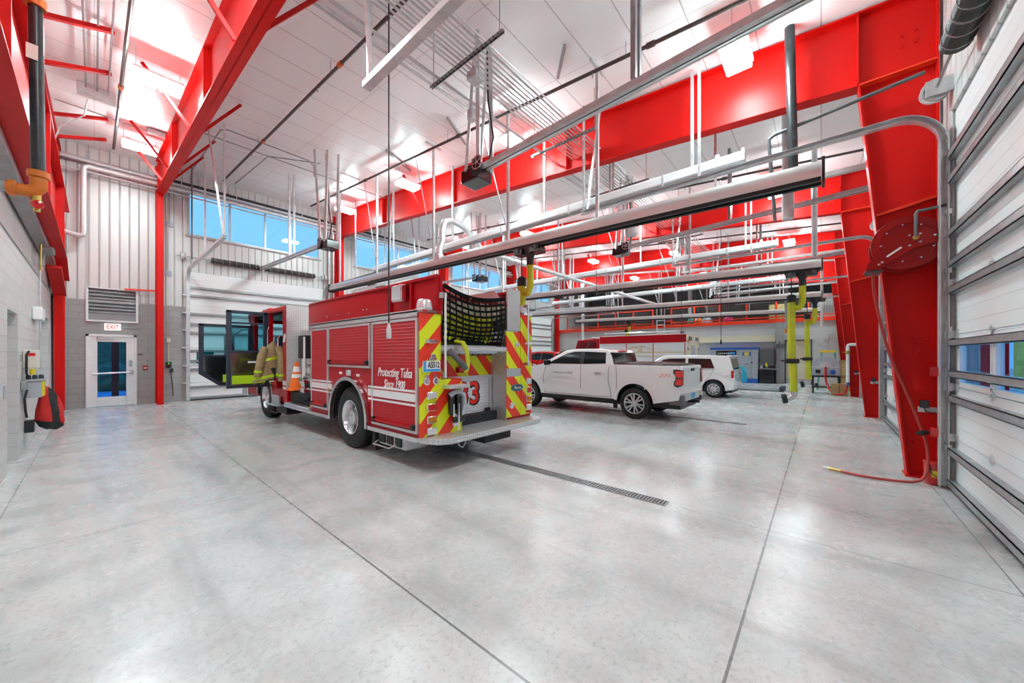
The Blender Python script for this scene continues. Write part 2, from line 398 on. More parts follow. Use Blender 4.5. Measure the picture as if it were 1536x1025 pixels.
# yellowish floor line by the SUV is a worn patch of paint
# ------------------------------------------------------------------ clerestory windows
for i, xf in enumerate(BAYX):
    x0, x1, z0, z1 = xf + .92, xf + 5.25, 5.78, 7.28
    w = thing('window_%d' % (i + 1), None, None, ((x0 + x1) / 2, YB, z0), kind='structure')
    f = MB().box(x0, x1, YB - .02, YB + .1, z0, z0 + .05).box(x0, x1, YB - .02, YB + .1, z1 - .05, z1).box(x0, x0 + .05, YB - .02, YB + .1, z0, z1).box(x1 - .05, x1, YB - .02, YB + .1, z0, z1)
    for k in (1, 2, 3, 4):
        xm = x0 + (x1 - x0) * (.0, .27, .53, .735, .90)[k]; 
        if k < 4: f.box(xm - .03, xm + .03, YB - .01, YB + .09, z0, z1)
    build(f, 'window_frame', 'silver_trim', w, smooth=0)
    build(MB().box(x0 - .06, x1 + .06, YB - .06, YB + .01, z0 - .06, z0), 'window_sill', 'grey_trim', w, smooth=0)
    xs = [x0 + .04] + [x0 + (x1 - x0) * q for q in (.27, .53, .735)] + [x1 - .04]
    for a, c in zip(xs, xs[1:]): build(MB().box(a, c, YB + .04, YB + .052, z0 + .04, z1 - .04), 'window_pane', 'glass_clear', w, smooth=0)

# ------------------------------------------------------------------ red rigid frames
def frame(xf, label, first=False):
    t = thing('steel_portal', label, 'steel frame', (xf, 7.8, 0), 'red steel frames across the hall')
    w, fl = .008, .11
    yo = YR + .03
    kn = [(-.88, 0), (-.41, zb(-.41))]
    c = MB().prism([(yo, 0), (-.88, 0), (-.41, zb(-.41)), (-.41, zc(-.41) - .04), (yo, zc(yo) - .04)], 'x', xf - w, xf + w)
    c.prism([(-.88, 0), (-.86, 0), (-.39, zb(-.41)), (-.41, zb(-.41))], 'x', xf - fl, xf + fl)
    c.prism([(yo, 0), (yo + .02, 0), (yo + .02, zc(yo) - .04), (yo, zc(yo) - .04)], 'x', xf - fl, xf + fl)
    c.prism([(yo, zc(yo) - .06), (-.39, zc(-.39) - .06), (-.39, zc(-.39) - .04), (yo, zc(yo) - .04)], 'x', xf - fl, xf + fl)
    c.box(xf - .14, xf + .14, yo, -.84, 0, .02)
    build(c, 'column', 'frame_red', t, smooth=0)
    c = MB().prism([(yo + .02, zb(-.41) + .00), (-.41, zb(-.41)), (-.41, zb(-.41) + .02), (yo + .02, zb(-.41) + .02)], 'x', xf - fl, xf + fl)
    c.prism([(yo + .02, 3.62), (-.58, 3.50), (-.58, 3.535), (yo + .02, 3.655)], 'x', xf - .075, xf - w); build(c, 'stiffener', 'rail_red', t, smooth=0)
    ye = 16.05
    r = MB().prism([(-.41, zb(-.41)), (ye, zb(ye)), (ye, zc(ye) - .04), (-.41, zc(-.41) - .04)], 'x', xf - w, xf + w)
    for z0, z1 in ((zb, 0), (lambda y: zc(y) - .065, 0)):
        r.prism([(-.41, z0(-.41)), (ye, z0(ye)), (ye, z0(ye) + .022), (-.41, z0(-.41) + .022)], 'x', xf - fl, xf + fl)
    build(r, 'rafter', 'frame_red', t, smooth=0)
    for y in (-.39, 4.4, 8.4, 12.4):
        build(MB().box(xf - fl, xf + fl, y - .008, y + .008, zb(y), zc(y) - .05), 'stiffener', 'frame_red', t, smooth=0)
    c = MB().box(xf - w, xf + w, 16.05, 16.62, 0, zc(16.1) - .04); f2 = .075 if xf < 2 else fl
    c.box(xf - f2, xf + f2, 16.03, 16.05, 0, zc(16.05) - .04).box(xf - f2, xf + f2, 16.6, 16.62, 0, zc(16.6) - .04); build(c, 'column', 'frame_red', t, smooth=0)
    for y, s in ((6.2, -1), (9.9, -1), (13.2, -1), (5.6, 1), (9.9, 1), (12.6, 1), (14.6, -1), (14.2, 1)):
        if xf > 2 and y not in (9.9, 14.2): continue
        build(MB().bar((xf + s * .1, y, zb(y) + .05), (xf + s * .78, y + .05, zc(y) - .06), .055, .055), 'flange_brace', 'brace_red', t, smooth=0)
    bo = MB()
    for zz in (.43, .9 + .9, 3.05) if xf < 8 else (1.75,):
        for yy in (-.92, -1.04):
            if zz < .6: yy += .0
            bo.lathe((xf - w, yy, zz), (-1, 0, 0), [(.024, 0), (.024, .008), (.010, .016)], 10)
    for zz in (5.75, 5.9):
        for yy in (-.95, -.82): bo.lathe((xf - w, yy, zz), (-1, 0, 0), [(.02, 0), (.018, .010), (.010, .014)], 8)
    build(bo, 'bolt', 'frame_red', t)
    return t
FL = ['red steel frame over the louvre wall, between exit door and nearest back bay door', 'big red steel frame whose tapered column carries the hose reel',
      'red steel frame between the pickup bay and the SUV bay, second tapered column', 'red steel frame between the SUV bay and the rescue truck bay, third tapered column']
for xf, l in zip([1.38] + BAYX[1:], FL): frame(xf, l)
xf = 24.8
t = thing('steel_portal', 'red steel end frame standing at the mezzanine edge', 'steel frame', (xf, 7.8, 0), 'red steel frames across the hall')
build(MB().prism([(YR + .03, 0), (-.88, 0), (-.41, zb(-.41)), (-.41, zc(-.41) - .04), (YR + .03, zc(YR) - .04)], 'x', xf - .01, xf + .01).prism([(-.88, 0), (-.86, 0), (-.39, zb(-.41)), (-.41, zb(-.41))], 'x', xf - .11, xf + .11), 'column', 'frame_red', t, smooth=0)
build(MB().prism([(-.41, zb(-.41)), (16.5, zb(16.5)), (16.5, zc(16.5) - .04), (-.41, zc(-.41) - .04)], 'x', xf - .01, xf + .01).prism([(-.41, zb(-.41)), (16.5, zb(16.5)), (16.5, zb(16.5) + .02), (-.41, zb(-.41) + .02)], 'x', xf - .11, xf + .11), 'rafter', 'frame_red', t, smooth=0)
build(MB().box(xf - .11, xf + .11, 16.3, 16.6, 0, zc(16.3) - .04), 'column', 'frame_red', t, smooth=0)

# portal frame against the left wall, with a haunch into its column
t = thing('haunched_girder', 'red steel portal beam along the block wall ending in a haunched corner column', 'steel frame', (-.6, 14, 0))
zt = lambda y: 5.15 + .02 * y
b = MB().prism([(-.9, 4.0), (14.2, 4.0), (15.5, 3.62), (15.5, zt(15.5)), (-.9, zt(-.9))], 'x', -.585, -.565)
b.prism([(-.9, 3.98), (14.2, 3.98), (14.2, 4.0), (-.9, 4.0)], 'x', -.72, -.44).prism([(-.9, zt(-.9)), (15.5, zt(15.5)), (15.5, zt(15.5) + .02), (-.9, zt(-.9) + .02)], 'x', -.72, -.44)
b.prism([(14.2, 3.98), (15.5, 3.6), (15.5, 3.62), (14.2, 4.0)], 'x', -.72, -.44)
build(b, 'beam', 'frame_red', t, smooth=0)
b = MB()
for y in (5.0, 9.0, 13.0): b.box(-.72, -.44, y - .01, y + .01, 4.0, zt(y))
build(b, 'stiffener', 'frame_red', t, smooth=0)
b = MB().prism([(15.95, 0), (16.5, 0), (16.5, 5.4), (15.5, 5.4), (15.5, 3.6)], 'x', -.60, -.58).prism([(15.93, 0), (15.95, 0), (15.5, 3.6), (15.48, 3.6)], 'x', -.71, -.55).box(-.71, -.55, 16.48, 16.5, 0, 5.4).box(-.71, -.55, 15.49, 15.51, 3.6, 5.5)
build(b, 'column', 'frame_red', t, smooth=0)
build(MB().bar((-.6, 13.2, 3.6), (-.6, 15.4, 3.2), .22, .05), 'gusset_plate', 'frame_red', t, smooth=0)
# eave angle with four braces to the roof
t = thing('eave_angle', 'thin red angle along the roof edge over the block wall with four short braces', 'steel angle', (-.62, 10, 7))
build(MB().prism([(2, zc(2) - .42), (16.5, zc(16.5) - .42), (16.5, zc(16.5) - .33), (2, zc(2) - .33)], 'x', -.70, -.62).prism([(15.9, 5.4), (16.5, 5.4), (16.5, 7.5), (15.9, 7.4)], 'x', -.68, -.64), 'angle', 'brace_red', t, smooth=0)
for y in (9.2, 10.9, 13.6, 15.3): build(MB().bar((-.64, y, zc(y) - .38), (.22, y + .1, zc(y) - .05), .07, .07), 'flange_brace', 'brace_red', t, smooth=0)

# ------------------------------------------------------------------ sectional overhead doors (setting), tracks, openers, springs
def overhead_door(n, xf, back):
    y0, s = (YB + .02, -1) if back else (YR - .10, 1)
    if back: Y = lambda d: YB + .03 - d
    else: Y = lambda d: YR - .08 + d
    xa, xb = xf + .72 + (.18 if back and xf < 2 else 0), xf + 5.45
    t = thing('door_%d' % n, None, None, ((xa + xb) / 2, Y(0), 0), kind='structure')
    H = [0, .62, 1.22, 1.84, 2.45, 3.05, 3.66, 4.5]
    yy = sorted((Y(0), Y(.045)))
    wins = [(xa + .2, xa + 1.2), (xa + 1.30, xa + 2.3), (xa + 2.42, xa + 3.42), (xa + 3.52, xa + 4.54)] if not back else [(xa + .22, xa + .75), (xb - .75, xb - .22)]
    for i in range(7):
        z0, z1 = H[i] + .004, H[i + 1] - .004
        p = MB()
        if i == 2:
            xs = [xa] + [v for w in wins for v in w] + [xb]
            for a, c in zip(xs[::2], xs[1::2]): p.box(a, c, *yy, z0, z1)
            for a, c in wins: p.box(a, c, *yy, z0, z0 + .05).box(a, c, *yy, z1 - .05, z1)
        else: p.box(xa, xb, *yy, z0, z1)
        build(p, 'panel', 'door_panel', t, smooth=0)
    for a, c in wins:
        build(MB().box(a, c, *sorted((Y(.015), Y(.027))), 1.27, 1.79), 'window_pane', 'glass_blue', t, smooth=0)
        g = MB()
        for u0, u1, w0, w1 in ((a, c, 1.262, 1.285), (a, c, 1.775, 1.80), (a, a + .025, 1.27, 1.79), (c - .025, c, 1.27, 1.79)): g.box(u0, u1, *sorted((Y(.005), Y(.052))), w0, w1)
        build(g, 'window_frame', 'white_plain', t, smooth=0)
    for z in (.08, .46, 1.09, 1.38, 1.74, 2.36, 2.67, 3.03, 3.66, 3.95):
        b = MB()
        for dz, d0, d1 in ((-.035, .045, .115), (.035, .045, .115), (0, .105, .115)):
            if dz: b.box(xa + .02, xb - .02, *sorted((Y(d0), Y(d1))), z + dz - .004, z + dz + .004)
            else: b.box(xa + .02, xb - .02, *sorted((Y(d0), Y(d1))), z - .039, z + .039)
        build(b, 'strut', 'strut_shaded', t, smooth=0)
    for z in H[1:7]:
        for x, sx in ((xa + .05, -1), (xb - .05, 1)):
            b = MB().box(x - .10, x + .04, *sorted((Y(.045), Y(.055))), z - .05, z + .05)
            b.prism([(x + sx * .02, z - .045), (x + sx * .02, z + .045), (x + sx * .17, z + .012), (x + sx * .17, z - .012)], 'y', Y(.05), Y(.14))
            b.lathe((x + sx * .15, Y(.09), z), (sx, 0, 0), [(.028, 0), (.028, .035), (.01, .05)], 10); build(b, 'hinge', 'galv', t)
        xm = (xa + xb) / 2
    for z in H[1:6]:
        for x in (xa + 1.25, xa + 3.47):
            build(MB().prism([(x - .045, z), (x + .03, z - .05), (x + .03, z + .05)], 'y', Y(.045), Y(.06)).box(x - .02, x + .02, *sorted((Y(.055), Y(.075))), z - .015, z + .015), 'hinge', 'galv', t, smooth=0)
    build(MB().box(xa, xb, *sorted((Y(-.02), Y(.06))), 0.0, .035), 'bottom_seal', 'black', t, smooth=0)
n = 5
for i, xf in enumerate(BAYX): overhead_door(n, xf, False); n += 1
for i, xf in enumerate(BAYX): overhead_door(n, xf, True); n += 1

def door_track(x, back, side, label, hang):
    """steel channel: upright, bend, level run to the hangers"""
    if back: Y = lambda d: YB - d
    else: Y = lambda d: YR + d
    t = thing('door_track', label, 'door track', (x, Y(.08), 0), 'overhead door tracks')
    ax = lambda d: d
    r, zt, y1 = .42, 4.55, (5.45 if back else 4.95)
    pts = [(.06, 0.02), (.06, zt - r)] + [(.06 + r - r * math.cos(a), zt - r + r * math.sin(a)) for a in [PI / 2 * k / 9 for k in range(1, 10)]] + [(y1, zt)]
    m = MB()
    for (d0, z0), (d1, z1) in zip(pts, pts[1:]):
        m.bar((x, Y(d0), z0), (x, Y(d1), z1), .055, .012, up=(1, 0, 0)) if False else None
        q0, q1 = Vector((x, Y(d0), z0)), Vector((x, Y(d1), z1)); d = (q1 - q0).normalized(); q1 = q1 + d * .012
        nrm = Vector((1, 0, 0)).cross(d)
        for o, w, h in ((-.032, .09, .006), (.032, .09, .006)): m.bar(q0 + nrm * o, q1 + nrm * o, h, w, up=(1, 0, 0))
        m.bar(q0 + Vector((side * .045, 0, 0)), q1 + Vector((side * .045, 0, 0)), .068, .006, up=(1, 0, 0))
    build(m, 'rail', 'galv', t, smooth=0)
    m = MB().box(*sorted((x + side * .045, x + side * .055)), *sorted((Y(0.002), Y(.10))), .02, 4.3)
    build(m, 'jamb_angle', 'galv', t, smooth=0)
    br = MB()
    for z in (.5, 1.2, 1.9, 2.6, 3.3, 4.0): br.box(x - .03, x + .05, *sorted((Y(0), Y(.05))), z - .03, z + .03)
    build(br, 'bracket', 'galv', t, smooth=0)
    for d, dx in ((y1 - .05, .0), (y1 - .12, .30 * side), (y1 * .55, 0)):
        y = Y(d)
        if hang == 2 and d < y1 * .6: continue
        build(MB().bar((x, y, zt), (x + dx, y + (.14 if dx else 0) * (1 if back else -1), zc(y) - .04), .04, .04), 'hanger', 'galv', t, smooth=0)
    return t
for i, xf in enumerate(BAYX):
    for back in (False, True):
        for side in (-1, 1):
            x = xf + (.75 if side < 0 else 5.42) + (.17 if back and side < 0 and i == 0 else 0)
            where = ('back' if back else 'front') + ' door of the %s bay' % BN[i]
            lr = 'louvre-wall side' if side < 0 else 'mezzanine side'
            door_track(x, back, side, 'galvanized track on the %s of the %s' % (lr, where), 1)

def opener(xf, back, label):
    x = xf + 3.08
    if back: Y = lambda d: YB - d
    else: Y = lambda d: YR + d
    y = Y(5.45 if not back else 6.1); z = 4.66
    t = thing('door_opener', label, 'door opener', (x, y, z), 'electric door openers')
    b = MB().box(x - .17, x + .17, *sorted((y, y + (.42 if not back else -.42))), z - .13, z + .09); build(b, 'motor_housing', 'black_gloss', t, bevel=.015)
    yb = y + (.1 if not back else -.1)
    build(MB().box(x - .13, x + .13, *sorted((y + .02, yb + .2 * (1 if not back else -1))), z + .09, z + .16).box(x - .2, x - .16, y - .08, y + .12, z - .1, z + .19), 'control_box', 'black', t, bevel=.006)
    w = MB().lathe((x - .20, y - .02, z + .08), (-1, 0, 0), [(.115, 0), (.115, .02), (.095, .02), (.095, .0)], 22, closed=True)
    for k in range(5):
        a = k * 2 * PI / 5; w.bar((x - .21, y - .02, z + .08), (x - .21, y - .02 + .10 * math.cos(a), z + .08 + .10 * math.sin(a)), .018, .012, up=(1, 0, 0))
    w.lathe((x - .19, y - .02, z + .08), (-1, 0, 0), [(.03, 0), (.03, .04)], 12); build(w, 'chain_wheel', 'stainless', t)
    e = Y(.03); za = 4.98
    r = MB()
    for s in (-.055, .055): r.bar((x + s, y, z + .09), (x + s, e, za), .035, .085)
    build(r, 'trolley_rail', 'galv', t, smooth=0)
    yh = Y(3.35 if back else 2.87); zr = z + .13 + (za - z - .09) * abs((yh - y) / (e - y))
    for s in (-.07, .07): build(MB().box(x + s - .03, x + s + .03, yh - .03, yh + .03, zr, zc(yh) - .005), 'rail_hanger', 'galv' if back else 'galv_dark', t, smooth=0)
    build(MB().tube([(x, y, z + .06), (x, e, za - .05)], .008, 5), 'chain', 'grey_dark', t)
    build(MB().box(x - .15, x + .15, *sorted((Y(.002), Y(.05))), za - .12, za + .1), 'header_bracket', 'galv', t, smooth=0)
    for dx, dy, tx in ((-.16, 0, -.28), (.16, 0, .02), (-.16, .3, -.05), (.16, .3, .25)):
        yy = y + dy * (1 if not back else -1)
        build(MB().bar((x + dx, yy, z + .05), (x + tx, yy - .1 * (1 if not back else -1), zc(yy) - .05), .062, .05), 'hanger_strap', 'galv', t, smooth=0)
    build(MB().tube([(x + .05, y, z + .1), (x + .1, y - .1, z + .6), (x + .02, y - .05, z + 1.2), (x + .05, y, zc(y) - .1)], .014, 6), 'cable', 'black', t)
    return t
for i, xf in enumerate(BAYX):
    opener(xf, False, 'black motor opener hung on straps for front door of the %s bay' % BN[i])
    opener(xf, True, 'black motor opener hung on straps for back door of the %s bay' % BN[i])

def spring_set(xf, back, label):
    if back: Y = lambda d: YB - d
    else: Y = lambda d: YR + d
    y, z = (Y(.16), 4.98) if back else (Y(.13), 4.78)
    xa, xb = xf + .72, xf + 5.45; xm = (xa + xb) / 2
    t = thing('torsion_spring', label, 'torsion spring', (xm, y, z), 'torsion spring sets over the doors')
    build(MB().cyl((xa - .1, y, z), (xb + .12, y, z), .016, 8), 'shaft', 'galv_dark', t)
    for a, c in ((xm - 1.55, xm - .12), (xm + .12, xm + (1.9 if back else 1.42))):
        k = 60; prof = []
        for j in range(k + 1):
            h = (c - a) * j / k; prof += [((.088 if j % 2 else .098) * (1 if back else 1.22), h)]
        s = MB().lathe((a, y, z), (1, 0, 0), prof, 16); o = build(s, 'spring', 'spring', t, smooth=0)
        g = MB()
        for j in range(7):
            h = a + (c - a) * (j + .5) / 7; g.lathe((h, y, z), (1, 0, .12), [(.101 * (1 if back else 1.22), -.003), (.101 * (1 if back else 1.22), .003)], 16)
        build(g, 'paint_mark', 'galv', o)
    for x, sg in ((xa + .02, 1), (xb - .02, -1)):
        build(MB().lathe((x, y, z), (sg, 0, 0), [(.03, -.03), (.127, -.03), (.127, -.015), (.108, -.01), (.108, .05), (.127, .055), (.127, .07), (.10, .07), (.095, .0), (.03, .0)], 24), 'cable_drum', 'galv', t)
        build(MB().box(x - .012 + sg * .11, x + .012 + sg * .11, *sorted((Y(.002), Y(.22))), z - .09, z + .09), 'bearing_plate', 'galv', t, smooth=0)
        build(MB().tube([(x + sg * .045, Y(.04), z - .06), (x + sg * .045, Y(.04), .2)], .004, 5), 'lift_cable', 'galv_dark', t)
    build(MB().box(xm - .02, xm + .02, *sorted((Y(.002), Y(.2))), z - .12, z + .12), 'center_bracket', 'galv', t, smooth=0)
for i, xf in enumerate(BAYX):
    spring_set(xf, False, 'dark torsion springs over the front door of the %s bay' % BN[i])
    spring_set(xf, True, 'dark torsion springs over the back door of the %s bay' % BN[i])
# ------------------------------------------------------------------ wheels
def wheel(parent, c, sx, r, w, style, spokes=10):
    """c = hub centre on the outer face, sx = outward x direction"""
    c = Vector(c); ax = (sx, 0, 0)
    rr = r * (.545 if style == 'truck' else .66)
    t = MB().lathe(c, ax, [(rr, -.015), (rr + .03, .0), (r * .80, .008), (r * .93, -.004), (r * .985, -.03), (r, -.06), (r, -w * .33), (r * .985, -w * .335), (r * .985, -w * .37), (r, -w * .375), (r, -w * .63), (r * .985, -w * .635), (r * .985, -w * .67), (r, -w * .675), (r, -w + .06), (r * .97, -w + .02), (rr + .02, -w), (rr, -w + .03)], 40, closed=True)
    k = MB()
    W = build(t, 'wheel', 'rubber', parent)
    g = MB()
    for i in range(44):
        a = 2 * PI * i / 44; d = Vector((0, math.cos(a), math.sin(a))); tn = Vector((0, -math.sin(a), math.cos(a)))
        for h in (-.075, -w + .075): g.bar(c + d * (r - .008) + Vector((sx * h, 0, 0)) - tn * .012, c + d * (r - .008) + Vector((sx * h, 0, 0)) + tn * .012, .075, .022, up=d)
    build(g, 'tread', 'rubber', W, smooth=0)
    if style == 'truck':
        m = MB().lathe(c, ax, [(rr + .008, -.01), (rr + .01, .006), (rr - .012, .004), (rr - .03, -.03), (rr - .05, -.20), (rr * .58, -.22), (rr * .54, -.15), (rr * .44, -.13), (rr * .42, -.02), (rr * .30, .0), (.0, .005)], 36, cap=False)
        R = build(m, 'rim', 'polish', W)
        build(MB().lathe(c, ax, [(rr - .046, -.17), (rr * .60, -.20), (rr * .58, -.205), (rr - .046, -.178)], 36, closed=True), 'shaded_dish', 'shaded_dish', R)  # dish ring coloured darker to stand for the shade inside the rim
        m = MB()
        for i in range(10):
            a = 2 * PI * i / 10; p = c + Vector((sx * -.14, math.cos(a) * rr * .485, math.sin(a) * rr * .485)); m.lathe(p, ax, [(.016, 0), (.015, .03), (.006, .04)], 8)
        for i in range(10):
            a = 2 * PI * (i + .5) / 10; p = c + Vector((sx * -.10, math.cos(a) * rr * .86, math.sin(a) * rr * .86))
        build(m, 'lug_nut', 'chrome', R)
        m = MB()
        for i in range(10):
            a = 2 * PI * (i + .5) / 10; p = c + Vector((sx * -.205, math.cos(a) * rr * .73, math.sin(a) * rr * .73)); m.lathe(p, ax, [(.042, -.005), (.042, .026)], 12)
        build(m, 'hand_hole', 'black', R)
    else:
        build(MB().lathe(c, ax, [(rr, -.10), (.0, -.11), (.0, -.12), (rr, -.12)], 24), 'brake_disc', 'black', W)
        m = MB().lathe(c, ax, [(rr + .006, -.01), (rr + .004, .008), (rr - .018, .006), (rr - .022, -.10), (rr, -.11)], 36, closed=True)
        m.lathe(c, ax, [(rr * .30, -.05), (rr * .28, .0), (rr * .16, .006), (rr * .15, -.005), (0, -.004)], 20)
        n = spokes // 2
        for i in range(n):
            for e in (-.16, .16) if style == 'pickup' else (-.2, .2):
                a0 = 2 * PI * i / n + .3; a1 = a0 + e * (1.25 if style == 'pickup' else 1.1)
                a0 = a0 + e * (.9 if style == 'pickup' else .6)
                m.bar(c + Vector((sx * -.02, math.cos(a0) * rr * .24, math.sin(a0) * rr * .24)), c + Vector((sx * -.008, math.cos(a1) * rr * .97, math.sin(a1) * rr * .97)), .034 if style == 'pickup' else .028, .03, up=(1, 0, 0))
        build(m, 'rim', 'silver_trim' if style == 'pickup' else 'polish', W)
    return W

# ------------------------------------------------------------------ fire engine, its tail to the camera
EX0, EX1, EY0, EYB = 2.85, 5.30, 4.08, 7.80
E = thing('fire_engine', 'red fire engine number 33 with chevron tail, open cab doors and hose bed net', 'fire engine', (4.08, 7.8, 0))
def P(mb, name, m, parent=E, **k): return build(mb, name, m, parent, **k)
wy, wr = 6.14, .655
def arch(y, z, r, y0, y1, zbot, ztop, n=14):
    """outline in (y,z) with one wheel cut-out; returns polygon and material flags"""
    a = [(yy, zz) for yy, zz in arc(y, z, r, 180, 0, n)]
    a = [(y - r, zbot)] + a + [(y + r, zbot)]
    poly = [(y0, zbot)] + a + [(y1, zbot), (y1, ztop), (y0, ztop)]
    ms = [0] + [1] * (len(a) - 1) + [0, 0, 0, 0]
    return poly, ms
poly, ms = arch(wy, .52, wr, EY0 + .03, EYB, .47, 1.25)
body = MB().prism(poly, 'x', EX0 + .01, 3.59, ms=ms).prism(poly, 'x', 4.60, EX1 - .01, ms=ms)
body.box(EX0 + .01, 3.20, EY0 + .03, EYB, 1.25, 2.18).box(4.98, EX1 - .01, EY0 + .03, EYB, 1.25, 2.30).box(3.59, 4.6, 4.52, EYB, .55, 1.25).box(3.2, 4.98, 4.52, EYB, 1.25, 1.62)
P(body, 'body', ['engine_red', 'black'], smooth=0)
P(MB().box(3.3, 4.9, 4.3, 12.2, .45, .62).box(3.2, 5.0, 5.6, 6.7, .40, .55), 'chassis', 'black', smooth=0)
P(MB().box(EX0 - .02, 3.24, EY0 + .05, EYB + .02, 2.18, 2.215).box(EX0 - .02, EX0 + .0, EY0 + .05, EYB + .02, 2.12, 2.2), 'top_rail', 'tread', smooth=0)
# side stripes, rub rail, fender
s = MB()
for z0, z1 in ((1.085, 1.115), (.955, 1.065), (.895, .925)):
    for y0, y1 in ((EY0 + .05, wy - .69), (wy + .69, EYB)): s.box(EX0 - .018, EX0 + .02, y0, y1, z0, z1)
P(s, 'side_stripe', 'white_paint', smooth=0)
fo = []
a0 = [(wy + (wr + .02) * math.cos(math.radians(g)), .52 + (wr + .02) * math.sin(math.radians(g))) for g in range(-8, 189, 7)]
f = MB()
for (y0, z0), (y1, z1) in zip(a0, a0[1:]): f.bar((EX0 - .03, y0, z0), (EX0 - .03, y1, z1), .06, .055, up=(1, 0, 0))
P(f, 'fender_ring', 'polish', smooth=50)
r_ = MB()
for y0, y1 in ((EY0 + .02, wy - .72), (wy + .72, EYB + 1.45)): r_.box(EX0 - .05, EX0 + .05, y0, y1, .42, .485)
P(r_, 'rub_rail', 'polish', smooth=0, bevel=.008)
# roll-up compartment doors, each with its frame and lift bar
def shutter(y0, y1, z0, z1, bar=True):
    d = P(MB().box(EX0 - .012, EX0 + .01, y0, y1, z0, z1), 'roller_shutter', 'shutter_red', smooth=0)
    t_ = MB()
    for a, c, e, g in ((y0 - .035, y0, z0 - .035, z1 + .035), (y1, y1 + .035, z0 - .035, z1 + .035)): t_.box(EX0 - .022, EX0 + .01, a, c, e, g)
    t_.box(EX0 - .022, EX0 + .01, y0, y1, z1, z1 + .035).box(EX0 - .022, EX0 + .01, y0, y1, z0 - .035, z0)
    build(t_, 'shutter_frame', 'silver_trim', d, smooth=0)
    build(MB().box(EX0 - .055, EX0 - .015, y0 + .02, y1 - .02, z0 + .035, z0 + .06), 'lift_bar', 'engine_red', d, smooth=0)
    k = MB()
    for yy in (y0 + .01, y1 - .07): k.box(EX0 - .06, EX0 - .01, yy, yy + .06, z0 + .015, z0 + .085)
    build(k, 'latch', 'black', d, bevel=.006)
    return d
sh = shutter(4.16, 5.30, .56, 2.07)
shutter(5.43, 6.90, 1.42, 2.07); shutter(7.0, 7.72, .60, 2.07)
text('Protecting Tulsa', .185, (EX0 - .016, 4.70, 1.335), (0, -1, 0), (0, 0, 1), 'white_emblem', sh, shear=.28, depth=.003, offset=.001, width=.90)
text('Since 1900', .17, (EX0 - .016, 4.70, 1.165), (0, -1, 0), (0, 0, 1), 'white_emblem', sh, shear=.28, depth=.003, offset=.001, width=.56)
P(MB().box(EX0 - .03, EX0 + .01, 6.06, 6.20, 1.24, 1.34), 'scene_lamp', 'lamp_clear', bevel=.01)
P(MB().box(EX0 - .012, EX0 + .01, 6.42, 6.5, 1.26, 1.30).box(EX0 - .012, EX0 + .01, 5.78, 5.86, 1.24, 1.28), 'fuel_label', 'white_emblem', smooth=0)
P(MB().box(EX0 - .03, EX0, 6.86, 6.92, .92, .98), 'marker_lamp', 'lamp_amber', bevel=.008)
P(MB().box(EX0 - .03, EX0, 7.74, 7.79, .54, .60), 'marker_lamp', 'lamp_amber', bevel=.008)
for zz in (.47,): P(MB().prism([(5.30, .10), (5.42, .10), (5.38, .47), (5.34, .47)], 'x', EX0 + .03, EX0 + .6), 'mud_flap', 'rubber', smooth=0)
P(MB().box(EX0 + .06, EX0 + .5, 4.50, 5.25, .22, .42), 'air_bottle_rack', 'stainless', smooth=0, bevel=.01)
k = MB()
for yy in (4.62, 4.85, 5.06): k.box(EX0 + .045, EX0 + .065, yy, yy + .15, .25, .40)
P(k, 'rack_opening', 'black', smooth=0)
P(MB().tube([(EX0 + .02, 5.2, .28), (EX0 - .06, 5.2, .24), (EX0 - .06, 4.75, .24), (EX0 + .02, 4.72, .28)], .014, 6), 'step_loop', 'stainless')
# hose bed side walls
for x0, x1 in ((3.20, 3.25), (4.93, 4.98)):
    h = MB().prism([(4.11, 2.16), (8.9, 2.16), (8.9, 2.74), (7.4, 2.78), (4.11, 2.74)], 'x', x0, x1)
    P(h, 'hose_bed_wall', 'engine_red', smooth=0)
    h = MB()
    for yy in (4.12, 4.75, 5.35): h.box(x0 - .045, x0, yy, yy + .05, 2.21, 2.74)
    h.box(x0 - .05, x0 + .01, 4.11, 5.9, 2.70, 2.745).box(x0 - .03, x0 + .01, 5.9, 8.8, 2.72, 2.75)
    P(h, 'wall_rib', 'engine_red', smooth=0, bevel=.006)
rv = MB()
for yy, zz in ((6.2, 2.42), (6.35, 2.42), (6.9, 2.40), (7.4, 2.41), (7.9, 2.4)): rv.lathe((3.2, yy, zz), (-1, 0, 0), [(.016, 0), (.012, .01)], 8)
P(rv, 'rivet', 'chrome')
P(MB().box(3.22, 4.96, 4.2, 8.9, 1.62, 1.75), 'hose_bed_floor', 'stainless', smooth=0)
lamp = P(MB().box(3.05, 3.17, 4.85, 5.13, 2.42, 2.68), 'flood_lamp', 'chrome', bevel=.012)
build(MB().box(3.035, 3.05, 4.87, 5.11, 2.44, 2.66), 'lamp_lens', 'lamp_clear', lamp, bevel=.006)
bc = P(MB().lathe((3.02, 4.22, 2.215), (0, 0, 1), [(.125, 0), (.125, .03)], 20), 'beacon', 'chrome')
build(MB().lathe((3.02, 4.22, 2.245), (0, 0, 1), [(.115, 0), (.10, .10), (.085, .125), (.02, .13)], 20), 'beacon_dome', 'lamp_clear', bc)
P(MB().box(2.87, 3.22, EY0 - .015, EY0 + .02, 2.175, 2.215), 'lamp_bar', 'chrome', smooth=0)
P(MB().box(2.88, 2.95, EY0 - .03, EY0 - .01, 2.18, 2.21).box(3.12, 3.2, EY0 - .03, EY0 - .01, 2.18, 2.21), 'marker_lamp', 'lamp_red', bevel=.005)
